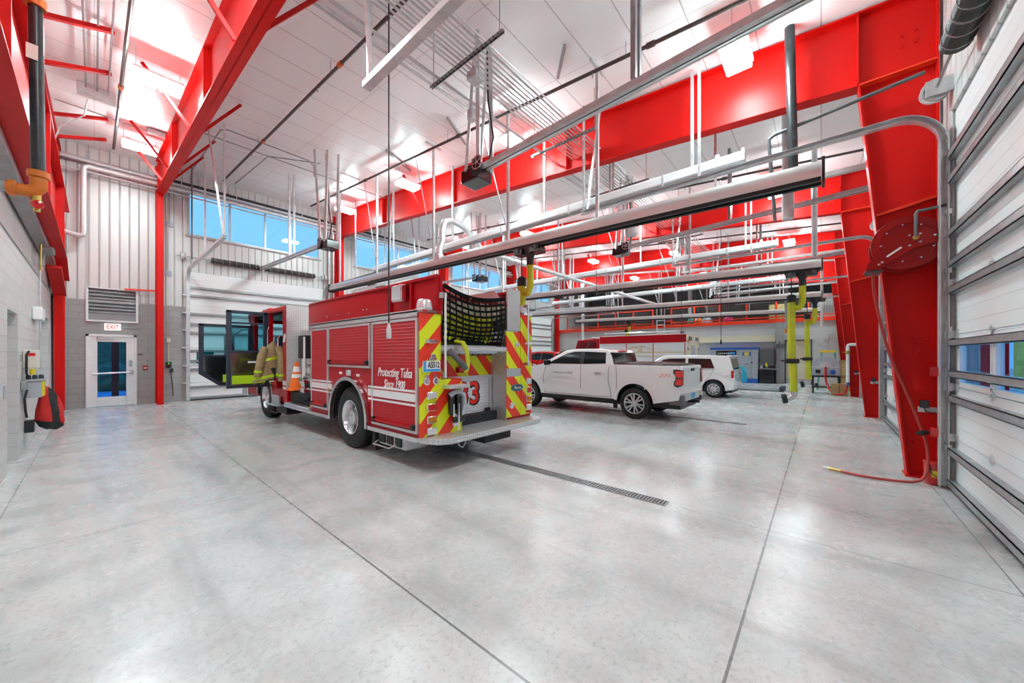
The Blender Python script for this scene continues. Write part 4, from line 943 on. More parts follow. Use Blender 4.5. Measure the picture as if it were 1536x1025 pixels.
def pickup(dx, dy, paint, label, full=True):
    X0, X1 = 8.75, 10.65
    t = thing('pickup_truck', label, 'pickup truck', (9.7 + dx, 4.7 + dy, 0))
    ry = lambda y: y if y > 2.95 else 2.95 - (2.95 - y) * .58
    S = lambda mb: mb.warp(lambda x, y, z: (x + dx, ry(y) + dy, z))
    T = lambda mb, n, m, par=None, **k: build(S(mb), n, m, par or t, **k)
    zb_ = .42
    pts = [(2.16, zb_ + .12), (2.12, .62), (2.08, .78), (2.07, 1.28), (2.10, 1.335), (4.2, 1.35), (6.45, 1.31), (7.2, 1.18), (7.38, 1.02), (7.42, .6), (7.36, zb_)]
    poly, ms = car_outline(pts, [(3.53, .42, .47), (6.87, .42, .47)], zb_)
    b = MB().prism(poly, 'x', X0, X1, ms=ms)
    def shape(x, y, z):
        s = 1 if x > 9.7 else -1; d = max(0, z - .95); e = max(0, .65 - z); q = max(0, (y - 6.6)) * .16 + max(0, 2.3 - y) * .05
        return (x - s * (d * .10 + e * .12 + q), y, z)
    b.warp(shape); body = T(b, 'body', [paint, 'black'], smooth=30, bevel=.035, seg=3)
    g = MB().prism([(4.12, 1.30), (4.22, 1.66), (4.30, 1.735), (4.52, 1.765), (5.3, 1.765), (5.65, 1.72), (6.48, 1.29)], 'x', X0 + .05, X1 - .05)
    tum = lambda x, y, z: (x - (1 if x > 9.7 else -1) * max(0, z - 1.30) * .36, y, z)
    g.warp(tum); T(g, 'cab_roof', paint, smooth=30, bevel=.03, seg=3)
    for s, xx in ((-1, X0 + .05), (1, X1 - .05)):
        for q in ([(4.32, 1.37), (4.36, 1.66), (4.98, 1.69), (4.98, 1.345)], [(5.10, 1.345), (5.10, 1.69), (5.32, 1.685), (5.56, 1.64), (6.18, 1.345)]):
            w = MB().prism(q, 'x', xx + s * -.03, xx + s * .012); w.warp(tum); T(w, 'side_window', 'tint_glass', smooth=0)
        w = MB().box(*sorted((xx - s * .02, xx + s * .016)), 4.985, 5.095, 1.345, 1.69); w.warp(tum); T(w, 'window_pillar', 'black', smooth=0)
        m = MB()
        sx = X0 - .004 if s < 0 else X1 + .004
        def seam(pl): 
            for p, q in zip(pl, pl[1:]): m.bar((sx, *p), (sx, *q), .008, .010, up=(1, 0, 0))
        seam([(4.22, 1.29), (4.22, .95), (4.16, .70), (4.14, .50)]); seam([(5.05, 1.33), (5.05, .50)]); seam([(6.22, 1.30), (6.3, .95), (6.25, .5)]); seam([(4.14, .50), (6.25, .50)]); seam([(4.02, 1.32), (3.98, .9), (4.02, .5)])
        m.warp(shape); T(m, 'door_seam', 'grey_dark', smooth=0)
        for yy in (4.52, 5.40):
            h = MB().box(*sorted((sx, sx + s * .035)), yy - .09, yy + .09, 1.10, 1.135).box(*sorted((sx - s * .0, sx + s * .008)), yy - .11, yy + .09, 1.06, 1.10); h.warp(shape); T(h, 'door_handle', 'silver_trim', smooth=0, bevel=.008)
        a = arc(3.53, .42, .50, 178, 2, 16); f = MB()
        for (y0, z0), (y1, z1) in zip(a, a[1:]): f.bar((sx - s * .02, y0, z0), (sx - s * .02, y1, z1), .075, .05, up=(1, 0, 0))
        f.warp(shape); T(f, 'wheel_flare', paint, smooth=50)
        T(MB().box(*sorted((X0 + .14, X0 + .02)) if s < 0 else sorted((X1 - .14, X1 - .02)), 3.98, 6.4, .38, .46), 'rocker', 'black', smooth=0)
        T(MB().box(*sorted((sx - s * .10, sx - s * .06)), 4.0, 4.1, .22, .52), 'mud_flap', 'rubber', smooth=0)
        mr = MB().box(*sorted((sx - s * .02, sx + s * .22)), 6.02, 6.14, 1.30, 1.46); T(mr, 'door_mirror', 'black_gloss', bevel=.03)
        tl = MB().prism([(2.035, .88), (2.035, 1.24), (2.22, 1.26), (2.36, 1.25), (2.36, 1.17), (2.27, 1.10), (2.27, 1.02), (2.33, .96), (2.33, .88), (2.2, .84)], 'x', *sorted((sx + s * .006, sx - s * .16))); tl.warp(shape)
        o = T(tl, 'tail_lamp', 'black_gloss', smooth=0, bevel=.01)
        for q in ([(2.03, 1.07), (2.03, 1.22), (2.28, 1.225), (2.28, 1.15), (2.2, 1.07)], [(2.03, .90), (2.03, 1.04), (2.19, 1.04), (2.27, .95), (2.25, .90)]):
            tl = MB().prism(q, 'x', *sorted((sx + s * .014, sx - s * .15))); tl.warp(shape); T(tl, 'lens', 'tail_red', o, smooth=0)
        for yy in (3.53, 6.87):
            wheel(t, (9.7 + dx + s * .945, yy + dy, .385), s, .385, .26, 'pickup', 12)
    T(MB().prism([(4.18, 1.36), (4.24, 1.66), (4.208, 1.66), (4.125, 1.36)], 'x', X0 + .17, X1 - .17), 'rear_window', 'tint_glass', smooth=0)
    T(MB().box(9.45, 9.95, 4.20, 4.30, 1.685, 1.725), 'brake_lamp', 'tail_red', bevel=.008)
    T(MB().prism([(6.46, 1.335), (5.68, 1.715), (5.70, 1.73), (6.52, 1.34)], 'x', X0 + .24, X1 - .24), 'windshield', 'tint_glass', smooth=0)
    co = MB().loft([[(X0 + .12 + (X1 - X0 - .24) * i / 12, y, 1.335 + h + .055 * math.sin(PI * i / 12)) for i in range(13)] + [(X1 - .12, y, 1.33), (X0 + .12, y, 1.33)] for y, h in ((2.2, .0), (2.6, .012), (3.4, .03), (4.10, .03))]); T(co, 'bed_cover', 'black_gloss')
    T(MB().box(X0 + .22, X1 - .22, 2.045, 2.08, .84, 1.29), 'tailgate', paint, smooth=0, bevel=.02)
    T(MB().box(9.55, 9.85, 2.03, 2.05, 1.20, 1.27), 'tailgate_handle', 'black', bevel=.008)
    bp = MB().prism([(X0 + .12, 2.12), (X0 + .26, 1.93), (X1 - .26, 1.93), (X1 - .12, 2.12)], 'z', .52, .70); T(bp, 'rear_bumper', 'silver_trim', smooth=0, bevel=.02)
    T(MB().box(X0 + .04, X0 + .36, 2.0, 2.55, .42, .66).box(X1 - .36, X1 - .04, 2.0, 2.55, .42, .66), 'bumper_corner', 'grey_dark', smooth=0, bevel=.03)
    pl = T(MB().box(9.35, 9.65, 1.92, 1.935, .56, .68), 'license_plate', 'plate_blue', smooth=0)
    T(MB().box(10.05, 10.12, 1.915, 1.93, .60, .67), 'bumper_tag', 'lime', smooth=0)
    T(MB().box(9.64, 9.76, 1.78, 2.2, .42, .50).lathe((9.70, 1.74, .5), (0, 0, 1), [(.03, 0), (.03, .05), (.04, .06), (.045, .085), (.03, .12)], 12), 'tow_hitch', 'black', smooth=30)
    T(MB().box(9.0, 10.4, 2.2, 7.2, .30, .44).box(9.0, 9.3, 3.4, 3.66, .3, .5), 'chassis', 'black', smooth=0)
    if full:
        text('Z71', .10, (X0 - .012 + dx, 2.80 + dy, 1.10), (0, -1, 0), (0, 0, 1), 'letter_red', t, shear=.35, depth=.003, width=.26)
        T(MB().box(X0 - .008, X0 + .01, 5.5, 5.95, 1.085, 1.10), 'name_strip', 'grey_dark', smooth=0)
        T(MB().tube([(9.3, 5.2, 1.76), (9.3, 5.05, 1.95)], .008, 6), 'antenna', 'black')
    return t
pickup(0, 0, 'white_paint', 'white crew-cab pickup parked right beside the fire engine')
pickup(5.75, 5.6, 'pickup_red', 'red pickup behind the hood of the white pickup, mostly hidden', False)

# boxy white wagon
def wagon():
    X0, X1 = 15.0, 16.76
    t = thing('station_wagon', 'white boxy wagon with blue towel over its tail, parked beyond the pickup', 'car', (15.88, 4.2, 0))
    pts = [(2.10, .32), (2.06, .62), (2.10, .92), (6.0, 1.0), (6.28, .88), (6.36, .55), (6.30, .26)]
    poly, ms = car_outline(pts, [(3.04, .315, .37), (5.64, .315, .37)], .26)
    shape = lambda x, y, z: (x - (1 if x > 15.88 else -1) * (max(0, .5 - z) * .15 + max(0, y - 5.8) * .25 + max(0, 2.4 - y) * .28), y, z)
    ry = lambda y: y if y > 2.62 else 2.62 - (2.62 - y) * .45
    T = lambda mb, n, m, par=None, **k: build(mb.warp(lambda x, y, z: (x, ry(y), z)), n, m, par or t, **k)
    T(MB().prism(poly, 'x', X0, X1, ms=ms).warp(shape), 'body', ['white_paint', 'black'], smooth=30, bevel=.035, seg=3)
    tum = lambda x, y, z: (x - (1 if x > 15.88 else -1) * (max(0, z - .9) * .13 + max(0, 2.4 - y) * .28), y, z)
    T(MB().prism([(2.11, .88), (2.18, 1.02), (2.42, 1.50), (2.5, 1.555), (3.2, 1.585), (4.6, 1.585), (4.9, 1.55), (5.75, .97)], 'x', X0 + .01, X1 - .01).warp(tum), 'cabin', 'white_paint', smooth=30, bevel=.03, seg=3)
    T(MB().prism([(2.22, 1.535), (2.34, 1.575), (2.6, 1.59), (2.6, 1.55)], 'x', X0 + .1, X1 - .1), 'spoiler', 'white_paint', smooth=0, bevel=.008)
    for s, xx in ((-1, X0 + .01), (1, X1 - .01)):
        for q in ([(3.02, 1.10), (3.14, 1.45), (3.92, 1.46), (3.92, 1.08)], [(4.02, 1.08), (4.02, 1.46), (4.62, 1.45), (4.86, 1.40), (5.28, 1.07)]):
            T(MB().prism(q, 'x', *sorted((xx - s * .03, xx + s * .008))).warp(tum), 'side_window', 'tint_glass', smooth=0)
        m = MB()
        for pl in ([(3.97, 1.05), (3.97, .40)], [(3.02, 1.07), (3.12, .85), (3.38, .52), (3.42, .38)], [(5.15, 1.02), (5.15, .4)], [(3.42, .38), (5.15, .38)]):
            for p, q in zip(pl, pl[1:]): m.bar((xx + s * .012, *p), (xx + s * .012, *q), .008, .008, up=(1, 0, 0))
        T(m, 'door_seam', 'grey_dark', smooth=0)
        for yy in (3.5, 4.3): T(MB().box(*sorted((xx, xx + s * .03)), yy - .07, yy + .07, .98, 1.01), 'door_handle', 'white_paint', bevel=.006)
        if s < 0: T(MB().box(xx - .014, xx, 2.56, 2.74, .86, 1.0), 'fuel_flap', 'white_plain', smooth=0, bevel=.01)
        T(MB().prism([(2.10, .78), (2.16, 1.02), (2.30, 1.03), (2.30, .76), (2.2, .74)], 'x', *sorted((xx + s * .012, xx - s * .12))).warp(lambda x, y, z: (x - s * max(0, 2.4 - y) * .28, y, z)), 'tail_lamp', 'tail_red', smooth=0, bevel=.01)
        T(MB().box(*sorted((xx, xx + s * .17)), 5.0, 5.1, 1.05, 1.18), 'door_mirror', 'white_paint', bevel=.03)
        for yy in (3.04, 5.64): wheel(t, (15.88 + s * .875, yy, .315), s, .315, .21, 'wagon', 18)
    T(MB().prism([(2.175, 1.06), (2.385, 1.45), (2.365, 1.45), (2.15, 1.06)], 'x', X0 + .26, X1 - .26), 'rear_window', 'tint_glass', smooth=0)
    T(MB().prism([(5.70, 1.02), (4.93, 1.55), (4.95, 1.56), (5.74, 1.03)], 'x', X0 + .15, X1 - .15), 'windshield', 'glass_teal', smooth=0)
    T(MB().box(15.60, 15.92, 2.065, 2.085, .74, .88), 'license_plate', 'machine_grey', smooth=0)
    T(MB().lathe((15.22, 2.07, .42), (0, -1, 0), [(.05, 0), (.045, .01)], 12), 'fog_lamp', 'lamp_clear')
    T(MB().box(15.2, 16.6, 2.3, 6.1, .2, .3), 'underbody', 'black', smooth=0)
wagon()
b = MB()
rows = []
for j in range(9):
    v = j / 8; y = 2.36 - .14 * math.sin(min(1, v * 2.4) * PI / 2) ; z = 1.12 - .62 * max(0, v - .12)
    rows.append([(15.95 + .66 * i / 12 + .02 * math.sin(v * 4), y + .03 * math.sin(i * 1.7 + v * 2) * v - .02, z + .02 * math.sin(i * .9)) for i in range(13)] + [(15.95 + .66 * i / 12, y + .035 + .03 * math.sin(i * 1.7 + v * 2) * v, z + .02 * math.sin(i * .9)) for i in range(12, -1, -1)])
b.loft(rows); solo(b, 'towel', 'towel_blue', 'blue towel draped over the tailgate of the white wagon', 'towel', smooth=60)

# rescue truck: white box body, red top band
t = thing('rescue_truck', 'white and red box-bodied rescue truck with number 33, behind the white pickup', 'rescue truck', (20.9, 8, 0))
T = lambda mb, n, m, par=None, **k: build(mb, n, m, par or t, **k)
rx0, rx1, ry0, ry1 = 19.7, 22.1, 5.2, 10.05
poly, ms = arch(6.4, .5, .62, ry0, ry1, .45, 2.2)
T(MB().prism(poly, 'x', rx0, rx1, ms=ms).box(rx0, rx1, ry0, ry1, 2.2, 2.69), 'box_body', ['white_paint', 'black'], smooth=0)
T(MB().box(rx0 - .015, rx0 + .01, ry0 + .02, ry1 - .02, 2.25, 2.66), 'red_band', 'engine_red', smooth=0)
for y0, y1 in ((5.32, 6.78), (6.92, 8.28), (8.42, 9.92)):
    d = T(MB().box(rx0 - .012, rx0 + .01, y0, y1, 1.18, 2.2), 'roller_shutter', 'shutter_white', smooth=0)
    T(MB().box(rx0 - .018, rx0 + .01, y0 - .06, y0 - .02, 1.12, 2.22), 'shutter_frame', 'engine_red', d, smooth=0)
T(MB().box(rx0 - .02, rx0 + .01, ry0, ry1, 1.72, 1.76).box(rx0 - .02, rx0 + .01, ry0, ry1, 1.50, 1.53), 'gold_stripe', 'gold', smooth=0)
T(MB().box(rx0 + .02, rx1 - .02, ry0 - .02, ry0, .5, 2.66), 'rear_wall', 'cream', smooth=0)
T(MB().box(20.5, 21.2, ry0 - .04, ry0 - .015, .7, 2.1), 'rear_door', 'machine_grey', smooth=0, bevel=.01)
k = MB()
for x in (19.85, 21.9):
    for z in (1.0, 1.5, 1.9, 2.3): k.box(x - .07, x + .07, ry0 - .05, ry0 - .015, z - .05, z + .05)
T(k, 'tail_lamp', 'lamp_red', bevel=.01)
T(MB().box(20.0, 20.5, ry0 - .06, ry0 - .015, 2.35, 2.55).box(21.3, 21.7, ry0 - .06, ry0 - .015, 2.35, 2.55), 'flood_lamp', 'grey_dark', bevel=.02)
T(MB().tube([(20.3, ry0 - .1, 2.0), (20.3, ry0 - .1, .9)], .02, 8).tube([(21.5, ry0 - .1, 2.0), (21.5, ry0 - .1, .9)], .02, 8), 'grab_rail', 'chrome')
word = 'AIR LIGHT SUPPORT'
for i, ch in enumerate(word):
    if ch == ' ': continue
    a = math.radians(118 - 56 * i / (len(word) - 1)); R = 1.25
    y = 7.6 + R * math.cos(a) ; z = .78 + R * math.sin(a)
    y = 7.6 - (y - 7.6) * -1; tan = Vector((0, -math.sin(a), math.cos(a) * 1))
    text(ch, .14, (rx0 - .022, 7.6 + R * math.cos(a), .80 + R * math.sin(a)), (0, -math.sin(a), math.cos(a)) if False else (0, -math.sin(a), -math.cos(a) * -1) if False else (0, -abs(math.sin(a)), math.cos(a)), (0, math.cos(a), math.sin(a)), 'gold', t, depth=.003, offset=.004)
text('33', .24, (rx0 - .022, 7.6, 1.84), (0, -1, 0), (0, 0, 1), 'gold', t, depth=.003, offset=.008)
cp = [(ry1 + .05, .5), (10.6, .5)] + arc(11.15, .5, .55, 180, 0, 10)[1:] + [(12.1, .5), (12.1, 1.2), (11.9, 1.5), (11.6, 2.5), (ry1 + .05, 2.58)]
T(MB().prism(cp, 'x', rx0 + .1, rx1 - .1), 'cab', 'engine_red', smooth=0, bevel=.03)
for s, xx in ((-1, rx0 + .1), (1, rx1 - .1)):
    T(MB().prism([(10.3, 1.6), (10.3, 2.42), (11.0, 2.42), (11.0, 1.6)], 'x', *sorted((xx - s * .02, xx + s * .012))).prism([(11.08, 1.6), (11.08, 2.42), (11.5, 2.4), (11.75, 1.6)], 'x', *sorted((xx - s * .02, xx + s * .012))), 'side_window', 'glass_teal', smooth=0)
T(MB().box(rx0 + .3, rx1 - .3, 10.5, 10.75, 2.58, 2.68), 'light_bar', 'lamp_clear', bevel=.03)
T(MB().box(rx0 + .3, rx1 - .3, ry0 + .5, 9.6, 2.69, 2.73).tube([(rx0 + .15, ry0 + .3, 2.85), (rx0 + .15, 9.8, 2.85)], .02, 6).box(rx0 + .12, rx0 + .18, 5.6, 5.64, 2.69, 2.86).box(rx0 + .12, rx0 + .18, 9.4, 9.44, 2.69, 2.86), 'roof_rail', 'chrome', smooth=0)
T(MB().lathe((20.4, 5.6, 2.69), (0, 0, 1), [(.12, 0), (.12, .15), (.03, .2)], 12), 'beacon', 'grey_dark')
for yy in (6.4, 11.15):
    for s in (-1, 1): wheel(t, (20.9 + s * 1.19, yy, .5), s, .5, .28, 'truck')

# ------------------------------------------------------------------ far end: mezzanine rail, ladder, goods on the deck
def guard(y0, y1, posts, label):
    t = thing('mezzanine_railing', label, 'railing', (25.0, (y0 + y1) / 2, 3.6), 'mezzanine railings')
    x = 25.03
    b = MB().box(x - .03, x + .03, y0, y1, 4.64, 4.70).box(x - .03, x + .03, y0, y1, 3.70, 3.76)
    build(b, 'rail', 'rail_red', t, smooth=0)
    for k in range(posts + 1):
        y = y0 + (y1 - y0) * k / posts; build(MB().box(x - .04, x + .04, y - .045, y + .045, 3.60, 4.70), 'post', 'rail_red', t, smooth=0)
    m = MB(); n = int((y1 - y0) / .11)
    for k in range(n + 1):
        y = y0 + (y1 - y0) * k / n; m.box(x - .004, x + .004, y - .006, y + .006, 3.74, 4.66)
    for k in range(8): z = 3.76 + .125 * k; m.box(x - .009, x - .001, y0, y1, z - .006, z + .006)
    build(m, 'wire_mesh', 'wire', t, smooth=0)
guard(8.75, 15.6, 5, 'red mesh railing on the mezzanine beyond the ladder, over the rescue truck')
guard(-.9, 7.55, 6, 'red mesh railing on the mezzanine between the ladder and the tapered columns')
solo(MB().box(24.97, 25.08, YR, YB, 3.40, 3.61), 'edge_channel', 'rail_red', 'long red channel along the mezzanine edge under both railings', 'steel channel', smooth=0)
t = thing('mezzanine_ladder', 'silver fixed ladder rising through the gap between the mezzanine railings', 'ladder', (24.85, 8.15, 1))
build(MB().tube([(24.8, 7.92, .0), (24.8, 7.92, 4.9)], .03, 8).tube([(24.8, 8.42, .0), (24.8, 8.42, 4.9)], .03, 8), 'side_rail', 'galv', t)
for k in range(14): build(MB().tube([(24.8, 7.92, .3 + .3 * k), (24.8, 8.42, .3 + .3 * k)], .018, 6), 'rung', 'galv', t)
t = thing('hose_cart', 'dark red reel standing on the mezzanine behind the ladder', 'reel', (26.2, 8.1, 3.6))
build(MB().lathe((26.2, 7.85, 3.9), (0, 1, 0), [(.3, 0), (.3, .04), (.12, .04), (.12, .46), (.3, .46), (.3, .5)], 20), 'drum', 'reel_red', t); build(MB().box(26.0, 26.4, 7.8, 8.4, 3.6, 3.7), 'base', 'grey_dark', t)
def bag(x, y, z, r, m, label): 
    b = MB(); b.lathe((x, y, z), (0, 0, 1), [(r * .8, 0), (r, .12), (r * .95, .26), (r * .6, .38), (r * .2, .42)], 16)
    b.v = [(px + .03 * math.sin(9 * py + z), py + .03 * math.cos(7 * px), pz) for px, py, pz in b.v]; solo(b, 'duffel_bag', m, label, 'bag', 'bags stored on the mezzanine')
bag(25.7, 4.4, 3.6, .27, 'pink', 'pink bag on the mezzanine deck behind the railing mesh'); bag(25.8, 5.6, 3.6, .32, 'machine_grey', 'pale grey bag on the mezzanine left of the pink bag')
bag(25.7, 6.5, 3.6, .28, 'teal', 'teal bag on the mezzanine deck, last in the row of bags'); bag(25.9, 6.05, 3.6, .2, 'orange', 'small orange bag between the teal and grey bags on the mezzanine')
solo(MB().box(25.6, 26.3, 1.4, 2.3, 3.6, 4.5), 'carton', 'ply', 'tan carton stacked on the mezzanine near the column end of the railing', 'carton', bevel=.01)
solo(MB().box(25.5, 26.2, -.6, .4, 3.6, 4.9), 'storage_crate', 'grey_trim', 'pale grey cabinet on the mezzanine behind the last railing panel', 'cabinet', bevel=.01)
t = thing('air_duct', 'galvanized duct standing on the mezzanine behind the railing', 'duct', (27, 6, 3.6))
build(MB().tube([(27, 6.9, 6.8), (27, 6.9, 4.4), (27, 6.7, 4.0), (27, 6.2, 3.9)], .15, 12), 'pipe', 'galv', t)
# under the mezzanine
d = thing('door_2', None, None, (25.2, .95, 0), kind='structure')
build(MB().box(XE - .02, XE + .2, .36, .43, 0, 2.42).box(XE - .02, XE + .2, 1.48, 1.55, 0, 2.42).box(XE - .02, XE + .2, .36, 1.55, 2.35, 2.42), 'door_frame', 'grey_dark', d, smooth=0)
build(MB().box(XE + .06, XE + .11, .43, 1.48, .02, 2.35), 'door_leaf', 'cream', d, smooth=0)
build(MB().box(XE + .05, XE + .06, .44, 1.47, .03, .28), 'kick_plate', 'stainless', d, smooth=0); build(MB().box(XE + .0, XE + .06, .5, .62, .98, 1.02), 'door_handle', 'chrome', d, bevel=.005)
t = thing('air_compressor_cabinet', 'grey cabinet with blue top and base behind the white wagon, yellow round badge', 'cabinet', (24.6, 3.9, 0))
build(MB().box(24.2, 25.0, 2.70, 5.05, .25, 1.90), 'cabinet_body', 'machine_grey', t, smooth=0, bevel=.02); build(MB().box(24.17, 25.02, 2.68, 5.08, 1.90, 2.02), 'top', 'blue', t, smooth=0, bevel=.01); build(MB().box(24.17, 25.02, 2.68, 5.06, .0, .25), 'base', 'blue', t, smooth=0)
build(MB().box(24.18, 24.21, 3.72, 4.75, 1.25, 1.84), 'gauge_window', 'black_gloss', t, smooth=0)
k = MB()
for i in range(7): k.lathe((24.18, 4.62 - .1 * i, 1.68), (-1, 0, 0), [(.035, 0), (.035, .01)], 12)
build(k, 'gauge', 'white_plain', t); build(MB().box(24.17, 24.185, 3.78, 4.1, 1.62, 1.76), 'display', 'plate_blue', t); build(MB().box(24.17, 24.185, 3.78, 4.0, 1.48, 1.56), 'red_display', 'lamp_red', t)
bd = build(MB().box(24.185, 24.2, 3.02, 3.42, 1.55, 1.74), 'badge', 'blue', t, smooth=0)
build(MB().lathe((24.187, 3.22, 1.645), (-1, 0, 0), [(.13, 0), (.13, .01)], 20), 'badge_disc', 'yellow', bd); build(MB().box(24.17, 24.18, 3.13, 3.31, 1.62, 1.67), 'badge_strip', 'white_plain', bd)
k = MB()
for y in (3.0, 3.68): k.box(24.192, 24.205, y - .006, y + .006, .26, 1.88)
build(k, 'door_seam', 'grey_dark', t, smooth=0); build(MB().box(24.17, 24.21, 2.93, 3.0, 1.12, 1.2).box(24.1, 24.2, 3.15, 3.3, 1.06, 1.08), 'handle', 'black', t)
t = thing('parts_washer', 'black cabinet with work shelf, standing between the compressor cabinet and a block pier', 'cabinet', (24.6, 2.2, 0))
build(MB().box(24.5, 25.0, 1.95, 2.62, 1.0, 1.92), 'upper_box', 'grey_dark', t, smooth=0, bevel=.01); build(MB().box(24.3, 25.0, 1.95, 2.62, .02, .8), 'lower_box', 'black_gloss', t, smooth=0, bevel=.01); build(MB().box(24.25, 25.0, 1.76, 2.64, .80, .84), 'shelf', 'stainless', t, smooth=0); build(MB().box(24.45, 24.5, 1.92, 1.98, .8, 1.95), 'post', 'black', t)
b = MB().lathe((24.38, 2.28, .84), (0, 0, 1), [(.05, 0), (.05, .08)], 14); t = thing('spray_bottle', 'yellow bottle with blue base on the black cabinet shelf', 'bottle', (24.38, 2.28, .84)); build(b, 'base', 'towel_blue', t)
build(MB().lathe((24.38, 2.29, .92), (0, .15, 1), [(.05, 0), (.05, .16), (.02, .2), (.02, .25)], 14), 'bottle', 'yellow', t)
solo(MB().box(24.6, 24.7, 2.42, 2.5, 1.0, 1.0 + .0).box(24.36, 24.46, 2.5, 2.58, .84, 1.0), 'paper_cup', 'white_plain', 'small white can on the black cabinet shelf left of the yellow bottle', 'can', smooth=0)
struct(MB().box(24.7, XE, 1.60, 1.90, 0, 3.4), 'pillar_block', 'block', smooth=0)
t = thing('speaker_pair', 'pair of small dark speakers fixed to the block pier by the end door', 'speaker', (24.6, 1.75, 2.0))
build(MB().box(24.5, 24.69, 1.52, 1.70, 1.98, 2.2).box(24.5, 24.69, 1.74, 1.95, 1.98, 2.2), 'cabinet', 'grey_dark', t, smooth=0, bevel=.01); build(MB().box(24.62, 24.7, 1.7, 1.78, 2.2, 2.32), 'bracket', 'grey_dark', t)
solo(MB().box(24.9, 25.09, 1.95, 6.4, 2.34, 2.42).box(25.0, 25.09, 1.95, 6.4, 2.42, 2.72), 'shelf_rail', 'cream', 'long pale beam along the end wall over the compressor cabinet', 'beam', smooth=0)
solo(MB().box(25.02, 25.10, -.30, -.10, 2.42, 2.62), 'strobe_alarm', 'white_plain', 'white square alarm on the end wall right of the grey door', 'alarm', bevel=.01)
solo(MB().box(25.085, 25.10, .05, .24, 1.22, 1.30), 'wall_sign', 'white_plain', 'small white plate on the end wall beside the grey door', 'sign', smooth=0)
# long aluminium ramp on the floor behind the wagon
t = thing('loading_ramp', 'long low grey aluminium beam lying on the floor behind the wagon', 'ramp', (19.8, 2.4, 0))
build(MB().box(19.3, 19.42, 1.35, 3.4, .03, .17).box(20.1, 20.22, 1.35, 3.4, .03, .17).box(19.42, 20.1, 1.4, 3.4, .10, .14), 'deck', 'machine_grey', t, smooth=0, bevel=.01)
for x in (19.36, 20.16): build(MB().box(x - .08, x + .08, 1.2, 1.38, .0, .2), 'end_cap', 'navy', t, smooth=0, bevel=.02)
# fan on stand, step ladder, plywood and crate
t = thing('blower_stand', 'black steel stand with low shelf under the grey round blower', 'stand', (19.8, -.15, 0))
for x in (19.55, 20.05):
    for y in (-.56, .26): build(MB().box(x - .03, x + .03, y - .03, y + .03, 0, .72), 'leg', 'black', t, smooth=0)
build(MB().box(19.5, 20.1, -.6, .3, .68, .74), 'top', 'black', t, smooth=0); build(MB().box(19.52, 20.08, -.58, .28, .24, .28), 'shelf', 'black', t, smooth=0)
t = thing('blower', 'grey round blower with gauges and a blue knob on the black stand', 'blower', (19.8, -.15, .74))
build(MB().lathe((19.62, -.14, 1.10), (1, 0, 0), [(.44, 0), (.44, .36), (.40, .38)], 32), 'drum', 'machine_grey', t)
build(MB().lathe((19.60, -.14, 1.12), (-1, 0, 0), [(.20, -.01), (.20, .01), (.18, .012), (.0, .012)], 24), 'face_ring', 'silver_trim', t); build(MB().box(19.56, 19.95, -.57, .29, .74, 1.10), 'control_panel', 'machine_grey', t, smooth=0, bevel=.01)
build(MB().lathe((19.56, -.36, .90), (-1, 0, 0), [(.09, 0), (.09, .04), (.05, .06)], 16), 'knob', 'blue', t); build(MB().box(19.545, 19.56, .02, .18, .84, .98), 'gauge', 'black', t); build(MB().box(19.55, 19.562, -.55, .28, 1.08, 1.11), 'panel_edge', 'silver_trim', t, smooth=0)
build(MB().cyl((19.56, -.13, 1.16), (19.48, -.13, 1.10), .04, 10), 'outlet', 'chrome', t)
solo(MB().box(19.62, 19.72, .10, .20, .28, .42), 'oil_can', 'black_gloss', 'small black can on the low shelf of the blower stand', 'can', bevel=.01)
hp = [(19.5, -.13, 1.1), (19.46, -.13, .8), (19.42, -.15, .5), (19.30, -.25, .2), (19.1, -.38, .06), (18.9, -.50, .05), (18.74, -.62, .08), (18.68, -.72, .2), (18.66, -.76, .42)]
solo(MB().tube([Vector(p) for p in hp], .035, 8), 'air_hose', 'lamp_red', 'red hose looping from the blower along the floor to the white pipe', 'hose')
t = thing('step_ladder', 'green step ladder with yellow top standing behind the blower', 'ladder', (22.0, -.25, 0))
for y0, y1 in ((-.02, .14), (-.46, -.62)):
    build(MB().bar((21.9, y0 + .0, 1.72), (21.6, y1, 0), .05, .03), 'side_rail', 'green', t, smooth=0); build(MB().bar((21.98, y0, 1.72), (22.5, y1, 0), .04, .03), 'side_rail', 'green', t, smooth=0)
build(MB().box(21.82, 22.06, -.52, .04, 1.70, 1.80), 'top_cap', 'yellow', t, bevel=.015)
for k in range(5): z = .3 + .28 * k; e = .16 * (1 - z / 1.72); build(MB().box(21.9 - .3 * (1 - z / 1.72) - .04, 21.9 - .3 * (1 - z / 1.72) + .04, -.48 - e, e, z, z + .03), 'step', 'silver_trim', t, smooth=0)
build(MB().bar((21.66, .1, .62), (22.4, .1, .35), .05, .03).bar((21.66, -.58, .62), (22.4, -.58, .35), .05, .03), 'brace', 'yellow', t, smooth=0)
t = thing('plywood_box', 'tall tan plywood case leaning by the far tapered column', 'case', (21.5, -.85, 0))
build(MB().box(21.4, 21.45, -1.05, -.6, 0, 1.36), 'panel', 'ply', t, smooth=0); build(MB().box(21.33, 21.4, -1.05, -1.0, 0, 1.36).box(21.33, 21.4, -.65, -.6, 0, 1.36).box(21.33, 21.4, -1.05, -.6, 1.31, 1.36).box(21.33, 21.4, -1.05, -.6, .66, .71), 'batten', 'wood', t, smooth=0)
t = thing('wood_block', 'short stack of brown timbers at the foot of the third tapered column', 'timber', (18.95, -.62, 0))
for k in range(2): build(MB().box(19.02, 19.32, -.78 + .25 * k, -.54 + .25 * k, 0, .46), 'timber', 'wood', t, smooth=0, bevel=.008)
t = thing('drain_pipe', 'white plastic pipe with elbow on the third tapered column', 'pipe', (18.7, -.8, .5))
